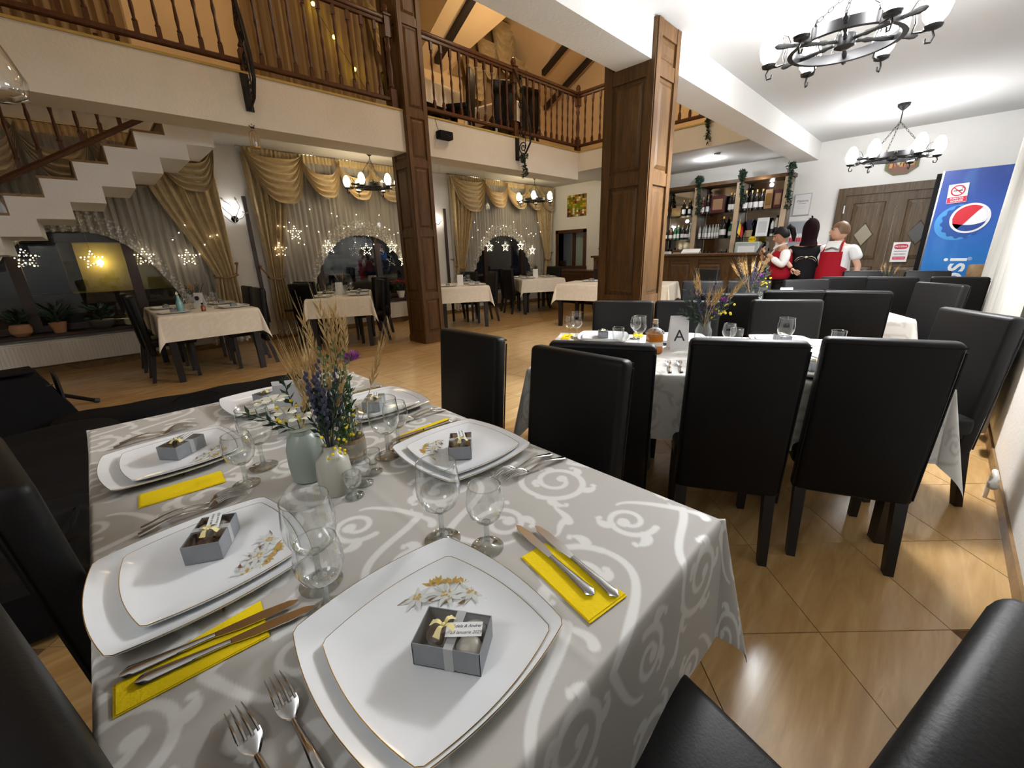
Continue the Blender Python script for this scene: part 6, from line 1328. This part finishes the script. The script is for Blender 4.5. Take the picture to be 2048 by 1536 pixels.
def soft_case(name, label, c, d, rz, handles=True):
    t = thing(name, label, 'case', (c[0], c[1], 0), rz); L, W_, H_ = d
    def f(u, v):
        x = L*(u-.5); k = 1-abs(2*u-1)**8; a = v*2*PI; wob = 1+.06*math.sin(u*23)+.05*math.sin(u*9+v*7); ca, sa = math.cos(a), math.sin(a)
        return (x, W_/2*math.copysign(abs(ca)**.6, ca)*(.86+.14*k)*wob, max(.002, H_/2+H_/2*math.copysign(abs(sa)**.6, sa)*(.8+.2*k)*wob))
    MB().grid(f, 50, 24).add([f(0, i/24) for i in range(24)], [tuple(range(24))]).add([f(1, i/24) for i in range(24)], [tuple(reversed(range(24)))]).build('case_body', FABK, t, ang=60)
    if handles:
        MB().tube([(-.18, -W_*.3, H_-.01), (-.12, -W_*.35, H_+.03), (.12, -W_*.35, H_+.03), (.18, -W_*.3, H_-.01)], .012, 6, flat=.5).build('carry_strap', FABK, t); MB().box((.3, -W_*.42, H_*.75), (.06, .01, .01)).build('zip_pull', STEEL, t)
    return t
soft_case('keyboard_case', 'long black padded case lying behind the foreground table', (.45, 4.62), (1.85, .40, .15), R(-6)); soft_case('instrument_bag', 'black soft bag on the floor left of the foreground table', (-.40, 3.60), (1.7, .72, .20), R(94)); soft_case('instrument_bag', 'small black bag by the left chair of the foreground table', (-.50, 2.45), (.85, .62, .24), R(84))
# ------------------------------------------------------------------ people
def skin_mesh(name, verts, edges, radii, mat, levels=2, root=0):
    me = bpy.data.meshes.new(name); me.from_pydata(verts, edges, []); o = bpy.data.objects.new(name, me); COL.objects.link(o)
    m = o.modifiers.new('skin', 'SKIN'); m.branch_smoothing = .6; m.use_smooth_shade = True
    for i, v in enumerate(me.skin_vertices[0].data):
        r_ = radii[i]; v.radius = r_ if hasattr(r_, '__len__') else (r_, r_); v.use_root = i == root
    s_ = o.modifiers.new('sub', 'SUBSURF'); s_.levels = levels; s_.render_levels = levels
    dg = bpy.context.evaluated_depsgraph_get(); new = bpy.data.meshes.new_from_object(o.evaluated_get(dg)); bpy.data.objects.remove(o, do_unlink=True)
    new.materials.clear(); new.materials.append(mat); new.polygons.foreach_set('use_smooth', [True]*len(new.polygons)); return new
def chain(pts, start=0): return [(start+i, start+i+1) for i in range(len(pts)-1)]
def head_mesh(skin, parent, at, yaw, pitch=0., smile=False, s=1.0):
    """a head of about 0.22 m with brow, nose, lips, chin and ears; face towards -y before the turn"""
    nu, nv = 36, 28; m = MB()
    def f(u, v):
        a = 2*PI*u; t = -PI/2+PI*v; ct = math.cos(t); x = .074*ct*math.sin(a); y = -.092*ct*math.cos(a); z = .112*math.sin(t)
        fr_ = max(0, math.cos(a))*ct
        if z < -.02: k = min(1, (-z-.02)/.09); x *= 1-.26*k*k; y = y*(1-.10*k)-.012*k*fr_
        g = lambda cx, cz, sx, sz: math.exp(-((x-cx)/sx)**2-((z-cz)/sz)**2)*(1 if math.cos(a) > 0 else 0)
        y -= .024*g(0, -.018, .010, .018)+.010*g(0, .008, .008, .026)+.007*g(0, -.058, .024, .008)+.008*g(0, -.088, .022, .014)+.005*g(-.03, -.025, .02, .02)+.005*g(.03, -.025, .02, .02)
        y += .009*g(-.031, .008, .015, .010)+.009*g(.031, .008, .015, .010)
        y -= .004*g(-.03, .028, .02, .006)+.004*g(.03, .028, .02, .006)
        return (x, y, z)
    m.grid(f, nu, nv)
    for s_ in (-1, 1): m.ball((s_*.074, .010, -.008), (.008, .018, .028), 8, 6)
    M = (TR(*at) @ RZ(yaw) @ Matrix.Rotation(pitch, 4, 'X')).to_euler(); h = link('head', m.mesh('head', skin, ang=80), parent, at, M); h.scale = (s, s, s)
    e = MB()
    for s_ in (-1, 1): e.ball((s_*.031, -.0815, .006), (.012, .006, .007), 10, 6)
    e.build('eyes', EYEW, h); e = MB()
    for s_ in (-1, 1): e.ball((s_*.031, -.0865, .006), (.0055, .003, .006), 8, 5); e.tube([(s_*.014, -.094, .026), (s_*.03, -.094, .032), (s_*.047, -.084, .026)], .003, 5); e.tube([(s_*.018, -.089, .013), (s_*.031, -.0895, .016), (s_*.044, -.083, .012)], .0018, 5)
    e.build('brows_and_pupils', DARKH, h); e = MB(); w_ = .028 if smile else .022; c = .012 if smile else 0
    e.tube([(-w_, -.090, -.052+c*.6), (-w_*.5, -.099, -.056-.0), (0, -.102, -.057), (w_*.5, -.099, -.056), (w_, -.090, -.052+c*.6)], [.002, .0045, .005, .0045, .002], 6); e.build('lips', BLUSH, h)
    if smile: MB().tube([(-.016, -.100, -.054), (0, -.1045, -.0555), (.016, -.100, -.054)], .0028, 5).build('teeth', PAPER, h)
    return h
def hair_cap(mat, parent, back=True, low=-.05, th=.010, part=0.):
    m = MB()
    def f(u, v):
        a = 2*PI*u; front = math.cos(a); lo = .045 if front > .55 else (.045+(low-.045)*min(1, (.55-front)/.5)); z = .118+th-(.118+th-lo)*v; q = math.sqrt(max(0, 1-(max(-1, min(1, (z)/(.112+th))))**2)); rr_ = 1+.03*math.sin(a*17)*v
        return ((.076+th)*q*math.sin(a)*rr_, -(.092+th*.7)*q*front*rr_+.004, z)
    return m.grid(f, 48, 14).build('hair', mat, parent, ang=80)
def hand_mesh(mat, parent, wrist, fwd, palm, curl=.4, s=1.0, thumb=1, name='hand'):
    """palm with four fingers and a thumb leaving its side"""
    f = Vector(fwd).normalized(); n = Vector(palm); n = (n-f*n.dot(f)).normalized(); sd = f.cross(n); W = Vector(wrist)
    V = [W, W+f*.035*s, W+f*.075*s]; E_ = [(0, 1), (1, 2)]; Rr = [(.022*s, .016*s), (.036*s, .015*s), (.038*s, .013*s)]
    for k, L in enumerate((.060, .070, .066, .050)):
        b = W+f*.078*s+sd*(-.027+.018*k)*s*thumb*-1; base = len(V); p = b; V.append(p); Rr.append(.0088*s); E_.append((2, base)); dirv = f
        for j in range(3):
            dirv = (f*math.cos(curl*(j+1)*.75)+n*math.sin(curl*(j+1)*.75)).normalized(); p = p+dirv*L*s*(.42, .33, .25)[j]; V.append(p); Rr.append((.0082, .0074, .006)[j]*s); E_.append((len(V)-2, len(V)-1))
    b = len(V); side = sd*thumb; V += [W+f*.028*s+side*.030*s, W+f*.052*s+side*.050*s+n*.012*s, W+f*.078*s+side*.052*s+n*.022*s]; Rr += [.012*s, .0095*s, .0075*s]; E_ += [(1, b), (b, b+1), (b+1, b+2)]
    return link(name, skin_mesh(name, [tuple(v) for v in V], E_, Rr, mat, 1), parent)
def person_body(t, H_, skin, lean=(0, 0), arms=(), hip_w=.09, sh_w=.16, chest=.13, belly=.13):
    k = H_/1.60; lx, ly = lean
    J = [(0, 0, .86*k), (lx*.3, ly*.3, 1.00*k), (lx*.7, ly*.7, 1.18*k), (lx, ly, 1.31*k), (lx*1.1, ly*1.1, 1.37*k), (lx*1.15, ly*1.15, 1.44*k)]
    Rr = [(.13*k, .11*k), (.12*k, belly*.8*k), (.12*k, chest*.8*k), (.075*k, .065*k), (.050*k, .052*k), (.050*k, .052*k)]; E_ = [(0, 1), (1, 2), (2, 3), (3, 4), (4, 5)]
    for s_ in (-1, 1):
        b = len(J); J += [(s_*hip_w, 0, .80*k), (s_*hip_w*1.05, -.01, .45*k), (s_*hip_w, .01, .09*k), (s_*hip_w, -.10, .035*k)]; Rr += [.088*k, .062*k, .042*k, .035*k]; E_ += [(0, b), (b, b+1), (b+1, b+2), (b+2, b+3)]
    for s_, el, wr in arms:
        b = len(J); J += [(lx+s_*sh_w*k, ly, 1.275*k), el, wr]; Rr += [.046*k, .040*k, .028*k]; E_ += [(3, b), (b, b+1), (b+1, b+2)]
    return J, E_, Rr, k
def facing(px, py): return math.atan2(py, px)+PI/2         # turn that points local -y to (px, py)
# local frame: the person looks to -y
# woman in red vest looking at a phone, turned to the left of the picture
pa = thing('person', 'person in red vest and white sleeves with a ponytail, looking at a phone', 'person', (7.16, 1.66, 0), facing(-.55, .85))
elL, wrL = (.24, -.08, 1.02), (.10, -.26, 1.20); elR, wrR = (-.20, -.12, 1.01), (-.05, -.27, 1.17)
J, E_, Rr, k = person_body(pa, 1.54, SKIND, (0, -.03), ((1, elL, wrL), (-1, elR, wrR))); link('body', skin_mesh('body', J, E_, Rr, SKIND), pa)
hd = head_mesh(SKIND, pa, (0, -.065, 1.435), 0, R(22)); hair_cap(DARKH, hd, True, -.045)
MB().tube([(0, .085, .06), (0, .125, .075), (0, .15, .03), (0, .145, -.06), (0, .125, -.14)], [.02, .034, .036, .03, .012], 10).build('ponytail', DARKH, hd)
V = [(0, -.0, .78), (0, -.01, .95), (0, -.02, 1.12), (0, -.03, 1.255)]; link('red_vest', skin_mesh('red_vest', V, chain(V), [(.178, .148), (.172, .152), (.182, .152), (.165, .118)], RED), pa)
for s_, el, wr in ((1, elL, wrL), (-1, elR, wrR)): V = [(s_*.135, -.03, 1.235), (s_*.185, -.04, 1.17), el, tuple((a+b*2)/3 for a, b in zip(el, wr))]; link('white_sleeve', skin_mesh('white_sleeve', V, chain(V), [.062, .072, .060, .042], WHITEC), pa)
MB().tube([(-.05, -.085, 1.30), (-.025, -.12, 1.275), (0, -.135, 1.255), (.025, -.12, 1.275), (.05, -.085, 1.30), (.055, 0, 1.325), (-.055, 0, 1.325)], .012, 6, closed=True).build('shirt_collar', WHITEC, pa)
V = [(0, 0, .92), (0, 0, .80)]; link('trousers', skin_mesh('trousers', [(0, 0, .84), (.09, 0, .76), (.095, -.01, .42), (.09, .01, .08), (-.09, 0, .76), (-.095, -.01, .42), (-.09, .01, .08)], [(0, 1), (1, 2), (2, 3), (0, 4), (4, 5), (5, 6)], [(.16, .13), .10, .075, .06, .10, .075, .06], BLACKC), pa)
hand_mesh(SKIND, pa, wrL, (-.55, -.35, .55), (-.3, 1, .2), 1.0, 1.0, 1); hand_mesh(SKIND, pa, wrR, (.25, -.4, .6), (.3, 1, .3), 1.0, 1.0, -1)
MB().tube([(wrL[0]+.012, wrL[1]+.02, wrL[2]-.02), (wrL[0]-.012, wrL[1]-.004, wrL[2]+.008)], .034, 12).build('wrist_watch', INK, pa)
ph = thing('phone', 'black phone held up by the person in the red vest', 'phone', (0, 0, 0)); M = TR(7.16, 1.66, 0) @ RZ(pa.rotation_euler.z) @ TR(.02, -.325, 1.275) @ Matrix.Rotation(R(-28), 4, 'X'); ph.matrix_world = M; MB().rbox((0, 0, 0), (.075, .010, .15), .004, 2).build('case', INK, ph); MB().box((0, .0055, 0), (.068, .001, .14)).build('screen', plain('phone_screen', (.02, .022, .03), .08), ph)
# person in black hooded top seen from behind, bare forearm held out to the side
pb = thing('person', 'person in black hooded top seen from behind with one bare forearm lowered', 'person', (7.26, 1.40, 0), facing(.98, .2))
elL, wrL = (.27, .13, 1.13), (.15, .27, 1.00); elR, wrR = (-.26, -.02, 1.06), (-.18, -.18, .98)
J, E_, Rr, k = person_body(pb, 1.58, SKIN, (0, 0), ((-1, elL, wrL) if False else (1, elL, wrL), (-1, elR, wrR))); link('body', skin_mesh('body', J, E_, Rr, SKIN), pb)
hd = head_mesh(SKIN, pb, (0, -.02, 1.50), 0); m = MB()
def hoodf(u, v):
    a = 2*PI*u; z = .145-.36*v; q = math.sqrt(max(.0, 1-max(-1, min(1, (z-.005)/.145))**2)) if z > 0 else 1-.10*min(1, -z/.155)+max(0, -z-.14)*3.5; back = -math.cos(a); return ((.098)*q*math.sin(a)*(1 if back > -.5 else .93), .112*q*back+.012 if back > -.55 else -.045*q, z)
m.grid(hoodf, 40, 20).build('hood', MAROON, hd, ang=80); MB().leaf((0, .02, .14), (.4, .2, 1), .05, .03).leaf((0, .0, .135), (1, 0, .25), .06, .03).build('hood_tip', MAROON, hd, smooth=False)
V = [(0, 0, .72), (0, 0, .92), (0, 0, 1.13), (0, 0, 1.30)]; link('black_top', skin_mesh('black_top', V+[(.17, 0, 1.25), (.225, .01, 1.14), (-.17, 0, 1.25), (-.235, -.01, 1.13), elR, wrR], chain(V)+[(3, 4), (4, 5), (3, 6), (6, 7), (7, 8), (8, 9)], [(.185, .16), (.185, .165), (.192, .162), (.15, .118), .092, .075, .092, .075, .062, .046], BLACKC), pb)
V = [(0, 0, .84), (.09, 0, .76), (.095, -.01, .42), (.09, .01, .08), (-.09, 0, .76), (-.095, -.01, .42), (-.09, .01, .08)]; link('trousers', skin_mesh('trousers', V, [(0, 1), (1, 2), (2, 3), (0, 4), (4, 5), (5, 6)], [(.17, .14), .10, .075, .06, .10, .075, .06], BLACKC), pb)
hand_mesh(SKIN, pb, wrL, (-.62, .16, -.55), (-.3, -.8, .1), .22, 1.0, -1); MB().tube([(.082+.011*math.cos(q), .292, .935+.011*math.sin(q)) for q in [i*PI/4 for i in range(8)]], .002, 5, closed=True).build('ring', GOLD, pb)
m = MB()
for s_ in (-1, 1): m.tube([(s_*.015, .156, 1.135), (s_*.06, .155, 1.145), (s_*.10, .145, 1.125), (s_*.13, .128, 1.085)], [.004, .010, .008, .003], 6, flat=.5); m.tube([(s_*.03, .157, 1.115), (s_*.08, .150, 1.11), (s_*.12, .133, 1.07)], [.003, .006, .002], 6, flat=.5)
m.ball((0, .155, 1.135), (.018, .006, .014)); m.build('wing_print', CANDY, pb)
# woman in white shirt and red apron, smiling to the left
pc = thing('person', 'person in white shirt and red apron smiling to the left', 'person', (7.22, 1.05, 0), facing(-.97, .25))
elL, wrL = (.27, .01, 1.00), (.25, -.06, .78); elR, wrR = (-.25, .0, 1.00), (-.22, -.10, .80)
J, E_, Rr, k = person_body(pc, 1.56, SKIN, (0, 0), ((1, elL, wrL), (-1, elR, wrR)), belly=.15, chest=.15); link('body', skin_mesh('body', J, E_, Rr, SKIN), pc)
hd = head_mesh(SKIN, pc, (0, -.03, 1.455), R(-58), R(-3), True, 1.03); hair_cap(BROWNH, hd, True, -.03, .013)
V = [(0, 0, .80), (0, 0, .95), (0, 0, 1.13), (0, 0, 1.285)]; link('white_shirt', skin_mesh('white_shirt', V+[(.17, 0, 1.255), (.25, .01, 1.08), (-.17, 0, 1.255), (-.24, .01, 1.08)], chain(V)+[(3, 4), (4, 5), (3, 6), (6, 7)], [(.185, .17), (.192, .178), (.188, .172), (.14, .115), .076, .070, .076, .070], WHITEC), pc)
m = MB()
def apron(u, v):
    a = (u-.5)*2.3*(.62 if v < .28 else 1.0); z = 1.20-.72*v; return (.200*math.sin(a), -.198*math.cos(a)-.004+.01*math.sin(u*9)*v, z)
m.grid(apron, 30, 20).build('red_apron', RED, pc, ang=80); MB().tube([(-.10, -.165, 1.20), (-.085, -.09, 1.31), (-.05, .03, 1.345), (.05, .03, 1.345), (.085, -.09, 1.31), (.10, -.165, 1.20)], .012, 6, flat=.6).build('neck_strap', RED, pc)
MB().grid(lambda u, v: ((u-.5)*.16, -.10-.06*v-.01, 1.335-.07*v-.03*abs(2*u-1)*v), 8, 4).build('shirt_collar', WHITEC, pc)
V = [(0, 0, .84), (.09, 0, .76), (.095, -.01, .42), (.09, .01, .08), (-.09, 0, .76), (-.095, -.01, .42), (-.09, .01, .08)]; link('trousers', skin_mesh('trousers', V, [(0, 1), (1, 2), (2, 3), (0, 4), (4, 5), (5, 6)], [(.17, .14), .10, .075, .06, .10, .075, .06], BLACKC), pc)
hand_mesh(SKIN, pc, wrL, (0, -.2, -1), (-1, -.2, 0), .35, 1.0, -1); hand_mesh(SKIN, pc, wrR, (0, -.2, -1), (1, -.2, 0), .35, 1.0, 1)
for p in (pa, pb, pc):
    m = MB()
    for s_ in (-1, 1): m.rbox((s_*.09, -.05, .035), (.085, .24, .07), .03, 3)
    m.build('shoes', INK, p)
# ------------------------------------------------------------------ parts made of many specks too small to pick apart
for o in bpy.data.objects:
    if o.parent and o.name.split('.')[0] in ('bulb', 'yellow_buds', 'lavender_spikes', 'lavender', 'green_sprigs', 'dark_sprigs', 'hanging_greens', 'wheat_ear', 'dry_grass', 'foliage', 'leaves', 'gold_sprigs', 'brown_sprigs', 'daisy_petals', 'purple_bloom', 'orchid_petals', 'red_bracts', 'stems', 'fins'): o['kind'] = 'stuff'
